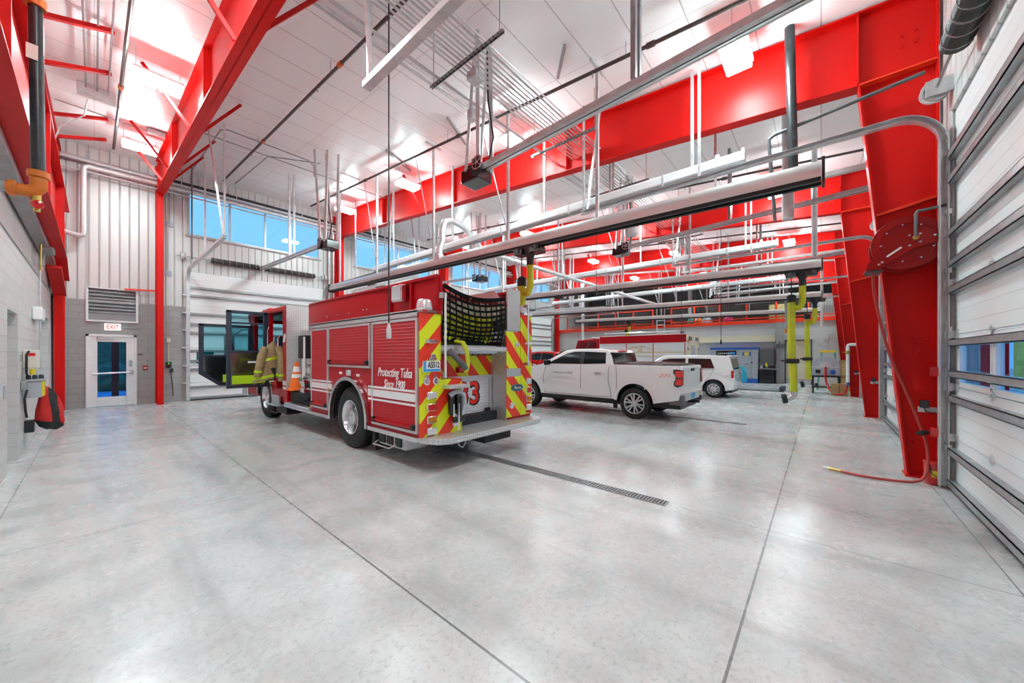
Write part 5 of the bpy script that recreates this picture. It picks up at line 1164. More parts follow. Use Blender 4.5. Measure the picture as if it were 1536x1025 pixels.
build(MB().tube([(18.68, -1.02, 1.98), (18.68, -.84, 1.98), (18.68, -.79, 1.97), (18.68, -.77, 1.92), (18.68, -.77, .55)], .055, 12), 'pipe', 'pvc', t); build(MB().cyl((18.68, -.77, 1.75), (18.68, -.77, 1.62), .07, 12).cyl((18.68, -.77, 1.70), (18.60, -.60, 1.70), .015, 6), 'valve', 'brass', t); build(MB().cyl((18.68, -.77, .56), (18.67, -.765, .42), .04, 10), 'coupling', 'blue', t)
# pipes dropping near the end wall
t = thing('standpipe', 'dark pipe with orange cap dropping past the railing by the yellow hoses', 'pipe', (22, 1.6, 2.6)); build(MB().cyl((22.0, 1.28, 6.3), (22.0, 1.28, 2.85), .07, 10), 'pipe', 'galv_dark', t); build(MB().cyl((22.0, 1.28, 2.86), (22.0, 1.28, 2.66), .085, 10), 'cap', 'orange_pipe', t)
solo(MB().cyl((22.6, -.02, 6.3), (22.6, -.02, 3.0), .05, 8).cyl((22.6, -.02, 3.0), (22.6, -.02, 2.93), .06, 8), 'vent_pipe', 'pvc', 'white pipe ending high over the blower near the tapered columns', 'pipe')
solo(MB().cyl((24.4, 13.85, 7.2), (24.4, 13.85, 0), .09, 10), 'drain_stack', 'pvc', 'tall white pipe rising from the floor left of the rescue truck cab', 'pipe')
solo(MB().box(24.9, 25.09, 14.8, 15.0, 1.2, 1.6), 'electric_box', 'grey_trim', 'grey box on the end wall left of the rescue truck cab', 'box', smooth=0)
# ------------------------------------------------------------------ exhaust rails on posts, hoses, duct rails
def exhaust_rail(i, xf):
    x = xf + 4.6; za = lambda y: 3.70 + .018 * y
    t = thing('exhaust_rail', 'long pale exhaust rail hung over the %s' % ('right side of the fire engine' if i == 0 else 'lane of the %s' % BN[i]), 'exhaust rail', (x, 7, 3.7), 'vehicle exhaust rails')
    prof = [(-.085, 0), (-.105, .05), (-.095, .14), (-.05, .21), (.05, .21), (.095, .14), (.105, .05), (.085, 0), (.03, 0), (.03, .03), (-.03, .03), (-.03, 0)]
    rings = [[(x + a, y, za(y) + b + .05) for a, b in prof] for y in (0, 13.9)]
    build(MB().loft(rings), 'rail', 'rail_alu', t, smooth=30)
    s = MB()
    for a in (-.075, .075): s.bar((x + a, 0.0, za(0) + .025), (x + a, 13.9, za(13.9) + .025), .055, .05)
    build(s, 'rubber_lip', 'black', t, smooth=0)
    for y in (-.02, 13.92): build(MB().box(x - .12, x + .12, y - .015, y + .015, za(y) - .02, za(y) + .28), 'end_cap', 'black', t, smooth=0, bevel=.006)
    for y in (3.0, 5.1, 7.7, 10.6, 13.2):
        h = build(MB().box(x - .025, x + .025, y - .025, y + .025, za(y) + .25, zc(y) - .03), 'hanger_post', 'galv', t, smooth=0)
        build(MB().box(x - .25, x + .25, y - .022, y + .022, zc(y) - .08, zc(y) - .035), 'strut_channel', 'galv', h, smooth=0)
        if y in (5.1, 7.7, 10.6): build(MB().tube([(x, y, za(y) + .4), (x + .02, y + .85, zc(y + .85) - .05)], .016, 6), 'sway_brace', 'galv', t)
    return t
for i, xf in enumerate(BAYX): exhaust_rail(i, xf)

def exhaust_hose(i, xf, y, label, zend=.62):
    x = xf + 4.6; za = 3.70 + .018 * y
    t = thing('exhaust_hose', label, 'exhaust hose', (x, y, zend), 'yellow vehicle exhaust hoses')
    b = MB().box(x - .13, x + .13, y - .30, y - .06, za - .14, za - .02).box(x - .13, x + .13, y + .12, y + .34, za - .13, za - .02).box(x - .06, x + .06, y - .32, y + .36, za - .06, za - .01); build(b, 'trolley', 'black_gloss', t, smooth=0, bevel=.012)
    build(MB().lathe((x, y, za), (0, 0, -1), [(.13, 0), (.13, .08), (.075, .20), (.075, .36)], 16), 'funnel', 'black', t)
    w = MB()
    for s in (-1, 1):
        for d in (-.22, .24): w.lathe((x + s * .13, y + d, za - .05), (s, 0, 0), [(.045, 0), (.045, .03)], 10)
    build(w, 'roller', 'grey_dark', t)
    # ribbed spiral hose: down, round and up to the balancer hook, then straight down
    def ribbed_tube(pts, r, step):
        P_, R_ = [], []
        for p, q in zip(pts, pts[1:]):
            p, q = Vector(p), Vector(q); n = max(1, int((q - p).length / step))
            for k in range(n): P_.append(p.lerp(q, k / n)); R_.append(r * (1.0 if len(P_) % 2 else .90))
        P_.append(Vector(pts[-1])); R_.append(r); return MB().tube(P_, R_, 12)
    lp = [(x, y, za - .36), (x, y, za - .72)] + [(x, y + .11 - .11 * math.cos(a), za - .72 - .20 * math.sin(a)) for a in [PI * k / 8 for k in range(1, 8)]] + [(x, y + .22, za - .72), (x, y + .22, za - .62)]
    build(ribbed_tube(lp, .075, .028), 'spiral_hose', 'yellow_hose', t, smooth=60)
    yh = y + .22; zt = za - .66
    build(MB().lathe((x, yh, zt), (0, 0, 1), [(.10, -.10), (.10, .06), (.06, .10)], 14).cyl((x, yh, zt + .1), (x, yh, za - .14), .012, 6), 'balancer_hook', 'black', t)
    lp = [(x, yh, zt - .08), (x, yh, zt - 1.0), (x, yh - .01, 1.5), (x, yh - .03, 1.28), (x, yh - .05, zend + .06)]
    build(ribbed_tube(lp, .088, .03), 'drop_hose', 'yellow_hose', t, smooth=60)
    build(MB().box(x - .14, x + .14, yh - .16, yh + .14, 1.38, 1.50).box(x - .1, x + .1, yh + .12, yh + .22, 1.42, 1.47), 'handle_collar', 'black', t, smooth=0, bevel=.02)
    e = [(x, yh - .05, zend + .08), (x, yh - .05, zend - .02), (x - .01, yh + .0, zend - .10), (x - .02, yh + .10, zend - .13)]
    n = build(MB().tube(e, .075, 12), 'nozzle_elbow', 'stainless', t)
    build(MB().lathe((x - .02, yh + .10, zend - .13), (-.1, 1, -.2), [(.08, -.02), (.125, .0), (.125, .09), (.10, .10), (.10, .02)], 20), 'rubber_mouth', 'black', n)
    return t
exhaust_hose(0, BAYX[0], 4.50, 'yellow exhaust hose hanging behind the right chevron of the fire engine')
exhaust_hose(1, BAYX[1], .36, 'nearer yellow exhaust hose hanging free in front of the grey end door', .60)
exhaust_hose(2, BAYX[2], .18, 'farther yellow exhaust hose hanging in front of the blower stand')
exhaust_hose(3, BAYX[3], 9.8, 'yellow exhaust hose hanging down to the roof of the rescue truck', 2.86 if False else .62)

def duct_rail(i, xf):
    x = xf + 5.66; z = 4.80
    t = thing('white_duct', 'white overhead duct running alongside the rail of the %s' % BN[i], 'duct', (x, 7, z), 'white overhead ducts')
    rings = [[(x + a, y, z + c) for a, c in ((-.07, -.08), (-.085, -.06), (-.085, .06), (-.06, .09), (.06, .09), (.085, .06), (.085, -.06), (.07, -.08))] for y in (.95, 12.7)]
    build(MB().loft(rings), 'duct', 'white_rail', t)
    build(MB().box(x - .09, x + .09, .93, .97, z - .07, z + .12).box(x - .02, x + .02, 1.3, 1.36, z + .1, z + .17), 'end_cap', 'white_plain', t, smooth=0)
    build(MB().box(x - .075, x + .075, 1.0, 12.65, z - .105, z - .08), 'bottom_strip', 'galv_dark', t, smooth=0)
    c = MB()
    for y in (2.2, 4.2, 6.2, 8.6, 11.0): c.box(x - .09, x + .09, y - .02, y + .02, z - .11, z + .095)
    build(c, 'clamp', 'galv', t)
    for y in (1.72, 4.9, 8.2, 11.4): build(MB().box(x - .022, x + .022, y - .022, y + .022, z + .09, zb(y) if False else zc(y) - .03), 'hanger_post', 'galv', t, smooth=0)
for i, xf in enumerate(BAYX): duct_rail(i, xf)
t = thing('exhaust_header', 'round galvanized exhaust main crossing above the pickup toward the mezzanine', 'duct', (11, 7.5, 4.7))
build(MB().cyl((6.9, 7.5, 4.62), (24.2, 7.5, 4.62), .075, 14), 'main_pipe', 'galv', t)
for i, xf in enumerate(BAYX):
    x = xf + 4.6
    if i: continue
    e = [(x, 7.45, 4.05), (x, 7.48, 4.3), (x + .12, 7.5, 4.55), (x + .12, 7.5, 4.9), (x + .2, 7.5, 5.1), (x + .45, 7.5, 5.2), (x + .85, 7.5, 5.14), (x + 1.3, 7.5, 4.85), (x + 1.55, 7.5, 4.64)]
    build(MB().tube(e, .085, 14), 'elbow_pipe', 'galv', t)
    build(MB().prism([(7.28, 3.92), (7.62, 3.92), (7.54, 4.18), (7.40, 4.18)], 'x', x - .09, x + .09), 'rail_saddle', 'galv', t, smooth=0)

# ------------------------------------------------------------------ conduit rack on trapeze struts
xs0, xs1 = -.7, 24.6
ordn = ['first', 'second', 'third', 'fourth', 'fifth', 'sixth', 'seventh', 'eighth', 'ninth', 'tenth']
for k in range(10):
    y = 3.60 + .075 * k; r = (.014, .018, .013)[k % 3]
    solo(MB().cyl((xs0, y, 6.0 + r + .02), (xs1, y, 6.0 + r + .02), r, 6), 'conduit', 'galv', '%s conduit from the front doors in the bundle on the overhead rack' % ordn[k], 'conduit', 'conduits bundled on the overhead rack')
solo(MB().cyl((xs0, 4.66, 6.04), (xs1, 4.66, 6.04), .024, 6), 'conduit', 'galv', 'single conduit apart from the bundle, on the back end of the overhead rack', 'conduit', 'conduits bundled on the overhead rack')
for k in range(9):
    x = .9 + 2.7 * k
    wh = ('nearest the camera', 'second', 'third', 'fourth', 'fifth', 'sixth', 'seventh', 'eighth', 'ninth')[k]
    t = thing('trapeze_strut', 'slotted cross strut carrying the conduit rack, %s%s' % (wh, '' if k == 0 else ' from the louvre wall'), 'strut', (x, 4.05, 6), 'cross struts of the conduit rack')
    b = MB().bar((x, 3.25, 5.995), (x, 4.85, 5.995), .042, .006).bar((x - .019, 3.25, 5.975), (x - .019, 4.85, 5.975), .006, .042).bar((x + .019, 3.25, 5.975), (x + .019, 4.85, 5.975), .006, .042)
    build(b, 'channel', 'galv_dark', t, smooth=0)
    s = MB()
    for j in range(19): s.box(x - .024, x + .024, 3.32 + .08 * j, 3.35 + .08 * j, 5.968, 5.985)
    build(s, 'slot', 'black', t, smooth=0)
    for y in (3.32, 4.78): build(MB().cyl((x, y, 5.95), (x, y, zc(y) - .002), .007, 5), 'threaded_rod', 'copper', t)
solo(MB().box(3.75, 3.95, 3.95, 4.15, 5.83, 5.96), 'junction_box', 'galv', 'galvanized box under the conduit rack above the near door opener', 'junction box', bevel=.008)
solo(MB().box(4.3, 4.42, 4.62, 4.75, 5.75, 5.94), 'junction_box', 'galv', 'small galvanized box beside the straps of the near door opener', 'junction box', bevel=.008)
# twin conduits higher up and side runs on the roof
for k, (y, dz) in enumerate(((5.66, .12), (5.74, .12))):
    solo(MB().cyl((-.6, y, zc(y) - dz), (24.6, y, zc(y) - dz), .022, 6), 'conduit', 'galv', ('front' if k == 0 else 'back') + ' one of the twin conduits strapped under the roof behind the rack', 'conduit', 'twin conduits under the roof')
# sprinkler branch pipes across the hall
for k, x in enumerate((.36, 2.86, 5.62, 8.4, 11.2, 14.1, 17.0, 19.9, 22.6)):
    w = ('over the louvre wall strip', 'over the left of the fire engine', 'over the right of the fire engine', 'over the left of the white pickup', 'over the right of the white pickup', 'over the left of the white wagon', 'over the right of the white wagon', 'over the left of the rescue truck', 'over the right of the rescue truck')[k]
    t = thing('sprinkler_pipe', 'dark sprinkler pipe under the roof %s' % w, 'sprinkler pipe', (x, 7, 6.5), 'sprinkler pipes across the hall')
    b = MB().cyl((x, -.9, zc(-.9) - .25), (x, 15.4, zc(15.4) - .25), .030, 8); build(b, 'pipe', 'dark_pipe', t)
    for y in (2.0, 6.5, 11.0):
        build(MB().cyl((x, y - .06, zc(y) - .256), (x, y + .06, zc(y) - .244), .045, 10), 'coupling', 'orange_pipe' if k < 2 else 'dark_pipe', t)
        build(MB().cyl((x, y + .4, zc(y + .4) - .25), (x, y + .4, zc(y + .4) - .002), .006, 5).cyl((x, y + 1, zc(y + 1) - .25), (x, y + 1, zc(y + 1) - .34), .012, 6), 'hanger_rod', 'galv_dark', t)
# main pipes along the back wall
t = thing('roof_drain_pipe', 'galvanized pipe bent down over the exit door and running along the back wall', 'pipe', (-.2, 16.3, 5))
za_ = 7.12
build(MB().tube([(-.74, 16.25, 5.15), (-.30, 16.25, 5.05), (-.22, 16.25, 5.08), (-.2, 16.25, 5.16), (-.2, 16.25, 6.98), (-.18, 16.25, 7.08), (-.1, 16.25, za_), (24.5, 16.25, za_)], .07, 10), 'pipe', 'galv', t)
for k, (dz, r, m, l) in enumerate(((.17, .045, 'galv', 'upper slim pipe along the back wall above the bent pipe'), (-.14, .028, 'galv', 'thin pipe along the back wall below the bent pipe'))):
    solo(MB().cyl((-.7, 16.32, za_ + dz), (24.5, 16.32, za_ + dz), r, 8), 'wall_pipe', m, l, 'pipe')
solo(MB().cyl((1.6, 16.45, 7.42), (24.5, 16.45, 7.42), .06, 8), 'sprinkler_main', 'black_pipe', 'black sprinkler main along the back wall above the clerestory windows', 'pipe')
for k, x in enumerate((.33, 1.9, 3.4, 5.6)):
    solo(MB().cyl((x, 16.25, 7.1), (x, 16.2, zc(16.2) - .002), .012, 6), 'pipe_hanger', 'galv', ('hanger rod of the bent pipe over the louvre', 'hanger rod of the back wall pipes at the left window edge', 'hanger rod of the back wall pipes above the first window pane', 'hanger rod of the back wall pipes above the last window pane')[k], 'hanger', 'hanger rods of the back wall pipes')
# bent electrical conduits by the back door opener, and roof braces
for k, pts in enumerate(([(2.1, 15.9, 7.7), (2.1, 11.6, 7.33), (2.2, 11.4, 7.3), (4.1, 11.4, 7.3), (4.25, 11.4, 7.2), (4.25, 11.4, 6.9)], [(3.3, 16.0, 7.75), (3.3, 12.2, 7.38), (4.4, 11.3, 7.3)], [(1.4, 12.2, 7.38), (7.0, 12.2, 7.38)])):
    solo(MB().tube(pts, .016, 6), 'conduit', 'galv_dark', ('conduit bent round to the back opener of the fire engine bay', 'conduit slanting to the straps of the back opener in the engine bay', 'straight conduit crossing the roof in front of the first window')[k], 'conduit')
for k in range(3):
    x = -.12 + .16 * k
    solo(MB().cyl((x, 6.5, zc(6.5) - .10), (x, 12.1, zc(12.1) - .10), .014, 6), 'conduit', 'galv_dark', ('leftmost', 'middle', 'rightmost')[k] + ' of three parallel conduits ending at the grey roof box', 'conduit', 'three conduits over the block wall')
solo(MB().box(-.25, .32, 12.05, 12.3, zc(12.05) - .20, zc(12.05) - .01), 'junction_box', 'galv', 'grey pull box under the roof where three conduits end', 'junction box', smooth=0, bevel=.006)
solo(MB().tube([(-.1, 12.3, 7.25), (-.15, 12.6, 7.0), (-.5, 13.0, 6.75), (-.6, 13.1, 6.4), (-.6, 13.1, 5.2)], .014, 6), 'conduit', 'galv', 'flexible conduit looping from the grey pull box to the block wall', 'conduit')
solo(MB().tube([(-.6, 13.4, zc(13.4) - .10), (1.1, 13.5, zc(13.5) - .10)], .012, 6).box(.9, 1.25, 13.4, 13.6, zc(13.5) - .16, zc(13.5) - .03), 'sensor_cable', 'galv_dark', 'thin conduit with small sensor box over the louvre wall strip', 'conduit', smooth=0)
# pendants
def pendant(x, y, z, label, lit=True):
    t = thing('pendant_control', label, 'pendant cord', (x, y, z), 'hanging pendant cords')
    build(MB().cyl((x, y, z + .12), (x, y, zc(y) - .002), .009, 6), 'cord', 'black', t)
    build(MB().lathe((x, y, z), (0, 0, 1), [(.022, 0), (.032, .02), (.032, .12), (.022, .16), (.012, .2)], 12), 'plug', 'lamp_clear' if lit else 'black', t)
pendant(2.42, 4.13, 1.80, 'black cord with clear plug hanging in front of the fire engine shutters')
pendant(9.6, 5.0, 3.35, 'thin black cord hanging above the bed of the white pickup', False)
pendant(15.2, 4.2, 2.2, 'thin black cord hanging left of the blue topped cabinet', False)
pendant(15.6, 2.9, 2.0, 'thin black cord hanging in front of the blue topped cabinet', False)
# tall steel drops at the front side
t = thing('drain_riser', 'black steel pipe dropping from the roof past the big red rafter', 'pipe', (6.86, .30, 3)); build(MB().cyl((6.80, .36, zc(.36) - .01), (6.84, .32, 4.36), .064, 14), 'pipe', 'black_pipe', t); build(MB().cyl((6.84, .32, 4.30), (6.84, .32, 4.40), .078, 14), 'coupling', 'dark_pipe', t)
solo(MB().cyl((11.05, .12, zc(.1) - .01), (11.05, .12, 3.9), .055, 10), 'vent_pipe', 'galv', 'slim grey pipe dropping from the roof by the nearer free hanging yellow hose', 'pipe')
solo(MB().cyl((9.0, .5, zc(.5) - .01), (9.0, .5, 4.3), .10, 14), 'vent_stack', 'galv', 'wide grey vent pipe dropping from the roof behind the big red rafter', 'pipe')
t = thing('gas_pipe', 'thin dark pipe from the big tapered column turning down beyond the rafter', 'pipe', (7.0, 0, 5)); build(MB().tube([(6.9, -1.0, 5.20), (6.9, .55, 5.02), (6.9, .62, 4.98), (6.92, .62, 4.9), (6.95, .55, 3.7)], .026, 8), 'pipe', 'grey_dark', t)
solo(MB().cyl((2.1, 15.75, 4.75), (2.1, 15.75, zc(15.75) - .005), .022, 8), 'hanger_rod', 'grey_dark', 'dark rod from the roof to the bend of the first back door track', 'hanger')
for k, (y, x0, x1) in enumerate(((3.2, 5.05, 5.6), (6.4, 5.2, 6.2), (9.0, 5.2, 6.3))):
    solo(MB().bar((x0, y, zc(y) - .06), (x1, y + .5, zc(y + .5) - .06), .05, .05), 'strut_channel', 'galv_dark', ('short strut under the roof by the nearest lamp of the big rafter', 'short strut under the roof above the near opener motor', 'short strut under the roof near the third lamp of the big rafter')[k], 'strut', 'short struts under the roof', smooth=0)
t = thing('air_unit', 'white round air cleaner hung above the white pickup under the red rafter', 'air cleaner', (10.2, 4.2, 5)); build(MB().lathe((10.2, 4.2, 5.05), (0, 0, 1), [(.16, 0), (.2, .05), (.2, .25), (.1, .3)], 20), 'housing', 'white_plain', t); build(MB().cyl((10.2, 4.2, 5.34), (10.2, 4.2, zc(4.2) - .01), .012, 6), 'rod', 'galv', t)
# ------------------------------------------------------------------ trench drains
for k, (x, y0, y1, l) in enumerate(((4.0, 1.25, 12.5, 'black trench grate under the fire engine'), (9.75, 1.3, 12.5, 'black trench grate under the white pickup'), (15.85, 1.3, 12.5, 'black trench grate under the white wagon'))):
    t = thing('trench_drain', l + ', running to the doors', 'floor drain', (x, 7, 0), 'trench drains in the floor')
    b = MB()
    for i in range(int((min(y1, 6) - y0) / .035)): b.box(x - .07, x + .07, y0 + .035 * i, y0 + .035 * i + .014, .002, .008)
    b.box(x - .075, x - .066, y0, y1, .002, .008).box(x + .066, x + .075, y0, y1, .002, .008); build(b, 'grate', 'galv_dark', t, smooth=0)
    build(MB().box(x - .07, x + .07, y0, y1, .0005, .003), 'slot', 'black', t, smooth=0)

# ------------------------------------------------------------------ louvre wall: exit door, sign, louvre, alarms
d = thing('door_1', None, None, (.36, YB, 0), kind='structure')
x0, x1 = -.15, .87
build(MB().box(x0 - .02, x0 + .04, YB - .04, YB + .1, 0, 2.23).box(x1 - .04, x1 + .02, YB - .04, YB + .1, 0, 2.23).box(x0 - .02, x1 + .02, YB - .04, YB + .1, 2.16, 2.23), 'door_frame', 'white_plain', d, smooth=0)
build(MB().box(x0 + .04, x0 + .21, YB + .0, YB + .05, .02, 2.16).box(x1 - .21, x1 - .04, YB + .0, YB + .05, .02, 2.16).box(x0 + .2, x1 - .2, YB + .0, YB + .05, .02, .30).box(x0 + .2, x1 - .2, YB + .0, YB + .05, 2.0, 2.16), 'door_leaf', 'white_plain', d, smooth=0)
build(MB().box(x0 + .20, x1 - .20, YB + .02, YB + .03, .29, 2.01), 'door_glass', 'glass_exit', d, smooth=0)
build(MB().tube([(x0 + .10, YB - .07, 1.02), (x1 - .10, YB - .07, 1.05)], .025, 8), 'push_bar', 'silver_trim', d); build(MB().box(x1 - .14, x1 - .05, YB - .08, YB, .98, 1.12).box(x1 - .15, x1 - .08, YB - .03, YB, 1.22, 1.42), 'latch_box', 'machine_grey', d, bevel=.006)
build(MB().box(x0 + .22, x0 + .55, YB - .06, YB, 2.08, 2.13), 'door_closer', 'silver_trim', d, bevel=.006)
t = thing('exit_sign', 'white exit sign with red letters above the glass door', 'exit sign', (.37, YB, 2.4)); build(MB().box(.20, .54, YB - .05, YB - .002, 2.36, 2.56), 'housing', 'exit_face', t, smooth=0, bevel=.006)
text('EXIT', .19, (.37, YB - .054, 2.455), (1, 0, 0), (0, 0, 1), 'exit_red', t, depth=.003, offset=.004, width=.26)
t = thing('wall_louvre', 'grey louvre with white frame above the exit sign', 'louvre', (.37, YB, 2.6))
x0, x1, z0, z1 = -.12, .87, 2.66, 3.62
build(MB().box(x0 - .05, x0, YB - .05, YB + .05, z0 - .04, z1 + .02).box(x1, x1 + .05, YB - .05, YB + .05, z0 - .04, z1 + .02).box(x0 - .05, x1 + .05, YB - .05, YB + .05, z1, z1 + .03).box(x0 - .05, x1 + .05, YB - .06, YB + .05, z0 - .05, z0), 'louvre_frame', 'white_plain', t, smooth=0)
for k in range(7):
    z = z0 + .22 + .105 * k; build(MB().prism([(YB - .03, z - .0), (YB - .025, z - .01), (YB + .06, z + .095), (YB + .055, z + .105)], 'x', x0, x1), 'blade', 'grey_paint', t, smooth=0)
build(MB().box(x0, x1, YB - .04, YB + .02, z0, z0 + .2), 'sill_box', 'grey_paint', t, smooth=0); build(MB().box(x0, x1, YB + .07, YB + .09, z0, z1), 'screen', 'grey_dark', t, smooth=0)
solo(MB().bar((.62, YB - .12, 3.66), (1.30, YB - .12, 3.70), .05, .05), 'steel_bracket', 'rail_red', 'short red arm from the steel column above the louvre corner', 'bracket', smooth=0)
t = thing('fire_alarm_station', 'red fire alarm pull station on the block wall right of the exit door', 'alarm', (1.08, YB, 1.1)); build(MB().box(1.02, 1.14, YB - .05, YB - .001, 1.10, 1.25), 'box', 'lamp_red', t, bevel=.008); build(MB().box(1.04, 1.12, YB - .06, YB - .05, 1.15, 1.19), 'pull_handle', 'white_plain', t)
solo(MB().tube([(1.09, YB - .015, 1.25), (1.09, YB - .015, 3.6)], .010, 6), 'alarm_conduit', 'grey_trim', 'thin conduit rising from the red pull station', 'conduit')
solo(MB().tube([(.56, YB - .02, 2.46), (.85, YB - .02, 2.44), (.95, YB - .02, 2.5), (.98, YB - .02, 2.6), (.98, YB - .02, 3.5), (.75, YB - .02, 3.72)], .012, 6), 'sign_conduit', 'grey_trim', 'conduit curving from the exit sign up beside the louvre', 'conduit')
solo(MB().box(.92, 1.02, YB - .02, YB - .001, 1.58, 1.63), 'switch_plate', 'grey_dark', 'small dark plate on the block wall between exit door and red column', 'switch', smooth=0)
t = thing('door_control_station', 'push button station with red and green buttons beside the back bay door', 'switch', (1.62, YB, 1.3)); build(MB().box(1.56, 1.70, YB - .07, YB - .001, 1.16, 1.36), 'box', 'black', t, bevel=.006)
for z, m in ((1.31, 'indicator_green'), (1.25, 'lamp_red'), (1.19, 'black_gloss')): build(MB().lathe((1.63, YB - .07, z), (0, -1, 0), [(.022, 0), (.022, .015)], 10), 'button', m, t)
solo(MB().box(1.58, 1.68, YB - .06, YB - .001, 2.02, 2.16).tube([(1.63, YB - .02, 2.02), (1.63, YB - .02, 1.37)], .012, 6), 'light_switch_box', 'cream_box', 'pale switch box with conduit above the push button station', 'switch', smooth=0)
solo(MB().box(1.66, 1.74, YB - .08, YB - .001, 1.02, 1.14).tube([(1.68, YB - .03, 1.02), (1.72, YB - .06, .6), (1.74, YB - .04, .2)], .012, 6), 'cable_drop', 'black', 'black cable hanging below the push button station', 'cable', smooth=0)
for k, (x, z) in enumerate(((1.62, 4.35), (1.66, 6.0))): solo(MB().box(x - .09, x + .09, YB - .05, YB - .001, z - .08, z + .08).tube([(x, YB - .02, z + .08), (x, YB - .02, z + 1.4)], .010, 6), 'junction_box', 'machine_grey', ('lower' if k == 0 else 'upper') + ' small grey box on the liner right of the red column', 'junction box', 'grey boxes on the liner', smooth=0)
solo(MB().tube([(6.74, YB - .3, 7.05), (6.74, YB - .3, 5.4), (6.74, YB - .3, .1)], .045, 8), 'downpipe', 'galv', 'left one of two pale downpipes beside the back column behind the engine', 'pipe', 'pale downpipes at the back column')
solo(MB().tube([(6.92, YB - .3, 7.05), (6.92, YB - .3, .1)], .035, 8), 'downpipe', 'galv', 'right one of two pale downpipes beside the back column behind the engine', 'pipe', 'pale downpipes at the back column')

# ------------------------------------------------------------------ left block wall fittings
t = thing('sprinkler_riser', 'big black sprinkler riser with orange elbow in front of the block wall', 'pipe', (-.30, 4.9, 2.9))
build(MB().cyl((-.30, 4.9, 3.02), (-.345, 4.9, zc(4.9) - .01), .040, 16), 'riser', 'black_pipe', t)
build(MB().tube([(-.30, 4.9, 3.08), (-.30, 4.9, 2.98), (-.325, 4.9, 2.945), (-.36, 4.9, 2.935), (-.46, 4.9, 2.935)], [.048, .05, .05, .048, .047], 14), 'elbow', 'orange_pipe', t)
for p, q in (((-.30, 4.9, 3.06), (-.30, 4.9, 3.11)), ((-.41, 4.9, 2.935), (-.45, 4.9, 2.935)), ((-.32, 4.9, 4.46), (-.32, 4.9, 4.53))): build(MB().cyl(p, q, .062, 14), 'coupling', 'orange_pipe', t)
build(MB().cyl((-.44, 4.9, 2.935), (-.759, 4.9, 2.935), .038, 14), 'branch_pipe', 'grey_paint', t)
build(MB().lathe((-.31, 4.9, 2.92), (0, 0, -1), [(.025, 0), (.025, .05), (.032, .05), (.032, .09), (.02, .10), (.02, .14)], 12), 'drain_valve', 'brass', t); build(MB().lathe((-.305, 4.87, 2.83), (0, -1, 0), [(.035, 0), (.035, .012), (.01, .02)], 12), 'valve_wheel', 'lamp_red', t)
build(MB().box(-.36, -.30, 4.845, 4.848, 4.0, 4.12), 'label_plate', 'cream_box', t)
t = thing('flood_light', 'small grey flood light on the block wall below the portal beam', 'lamp', (-.7, 12.4, 3.5)); build(MB().box(-.74, -.55, 12.2, 12.5, 3.72, 3.86), 'lamp_head', 'grey_paint', t, bevel=.03); build(MB().box(-.758, -.68, 12.25, 12.45, 3.45, 3.6).cyl((-.70, 12.35, 3.58), (-.68, 12.35, 3.76), .02, 8), 'mount', 'machine_grey', t)
solo(MB().tube([(-.74, 12.35, 3.45), (-.74, 12.35, 1.3)], .014, 6), 'wall_conduit', 'galv', 'conduit down the block wall from the flood light to the charger', 'conduit')
solo(MB().tube([(-.70, 11.9, 5.0), (-.70, 11.9, 3.3)], .014, 6), 'wall_conduit', 'brass', 'brass coloured conduit on the liner above the flood light', 'conduit')
t = thing('emergency_light', 'white emergency light box on the block wall between the two recesses', 'lamp', (-.7, 11.4, 2.2)); build(MB().box(-.757, -.64, 11.1, 11.75, 2.26, 2.50), 'housing', 'white_plain', t, bevel=.015)
t = thing('control_box', 'cream control box with red lettered label, topmost of the wall units', 'control box', (-.68, 9.9, 1.36)); build(MB().box(-.757, -.60, 9.74, 10.06, 1.38, 1.68), 'housing', 'cream_box', t, smooth=0, bevel=.012); build(MB().box(-.72, -.63, 9.735, 9.74, 1.58, 1.63), 'label', 'letter_red', t); build(MB().tube([(-.69, 9.70, 1.66), (-.71, 9.66, 1.6), (-.71, 9.66, 1.3), (-.69, 9.7, 1.22)], .014, 8), 'cable', 'black', t); build(MB().cyl((-.66, 9.73, 1.37), (-.66, 9.73, 1.28), .03, 10), 'plug', 'yellow', t)
t = thing('charger_unit', 'grey charger with yellow side below the cream control box', 'charger', (-.64, 9.9, .9)); build(MB().box(-.757, -.56, 9.70, 10.05, .90, 1.17), 'housing', 'machine_grey', t, smooth=0, bevel=.012); build(MB().box(-.562, -.545, 9.70, 10.05, .92, 1.16), 'side_plate', 'yellow', t, smooth=0); build(MB().box(-.757, -.53, 9.68, 10.1, 1.17, 1.20), 'tray', 'grey_trim', t, smooth=0); build(MB().box(-.757, -.70, 9.52, 9.62, 1.04, 1.18), 'socket_box', 'grey_paint', t, bevel=.008)
k = MB()
for j in range(3): k.lathe((-.70 + .06 * j, 9.78 + .06 * j, 1.20), (0, 0, 1), [(.03, 0), (.03, .05), (.02, .07)], 10)
build(k, 'battery', 'navy', t); build(MB().tube([(-.70, 9.6, 1.04), (-.72, 9.55, .9), (-.71, 9.55, .7), (-.70, 9.58, .6)], .014, 8), 'cable', 'black', t)
solo(MB().box(-.757, -.66, 10.0, 10.18, .30, .50), 'speaker_box', 'black', 'small black box low on the block wall under the charger', 'box', bevel=.008)
solo(MB().box(-.759, -.745, 9.45, 9.55, 1.50, 1.60), 'switch_plate', 'grey_trim', 'small grey switch on the block wall near the doorway jamb', 'switch', smooth=0)
solo(MB().box(-.759, -.745, 7.9, 8.0, 1.04, 1.2), 'keypad', 'machine_grey', 'grey keypad on the block wall at the left photo edge', 'keypad', smooth=0)
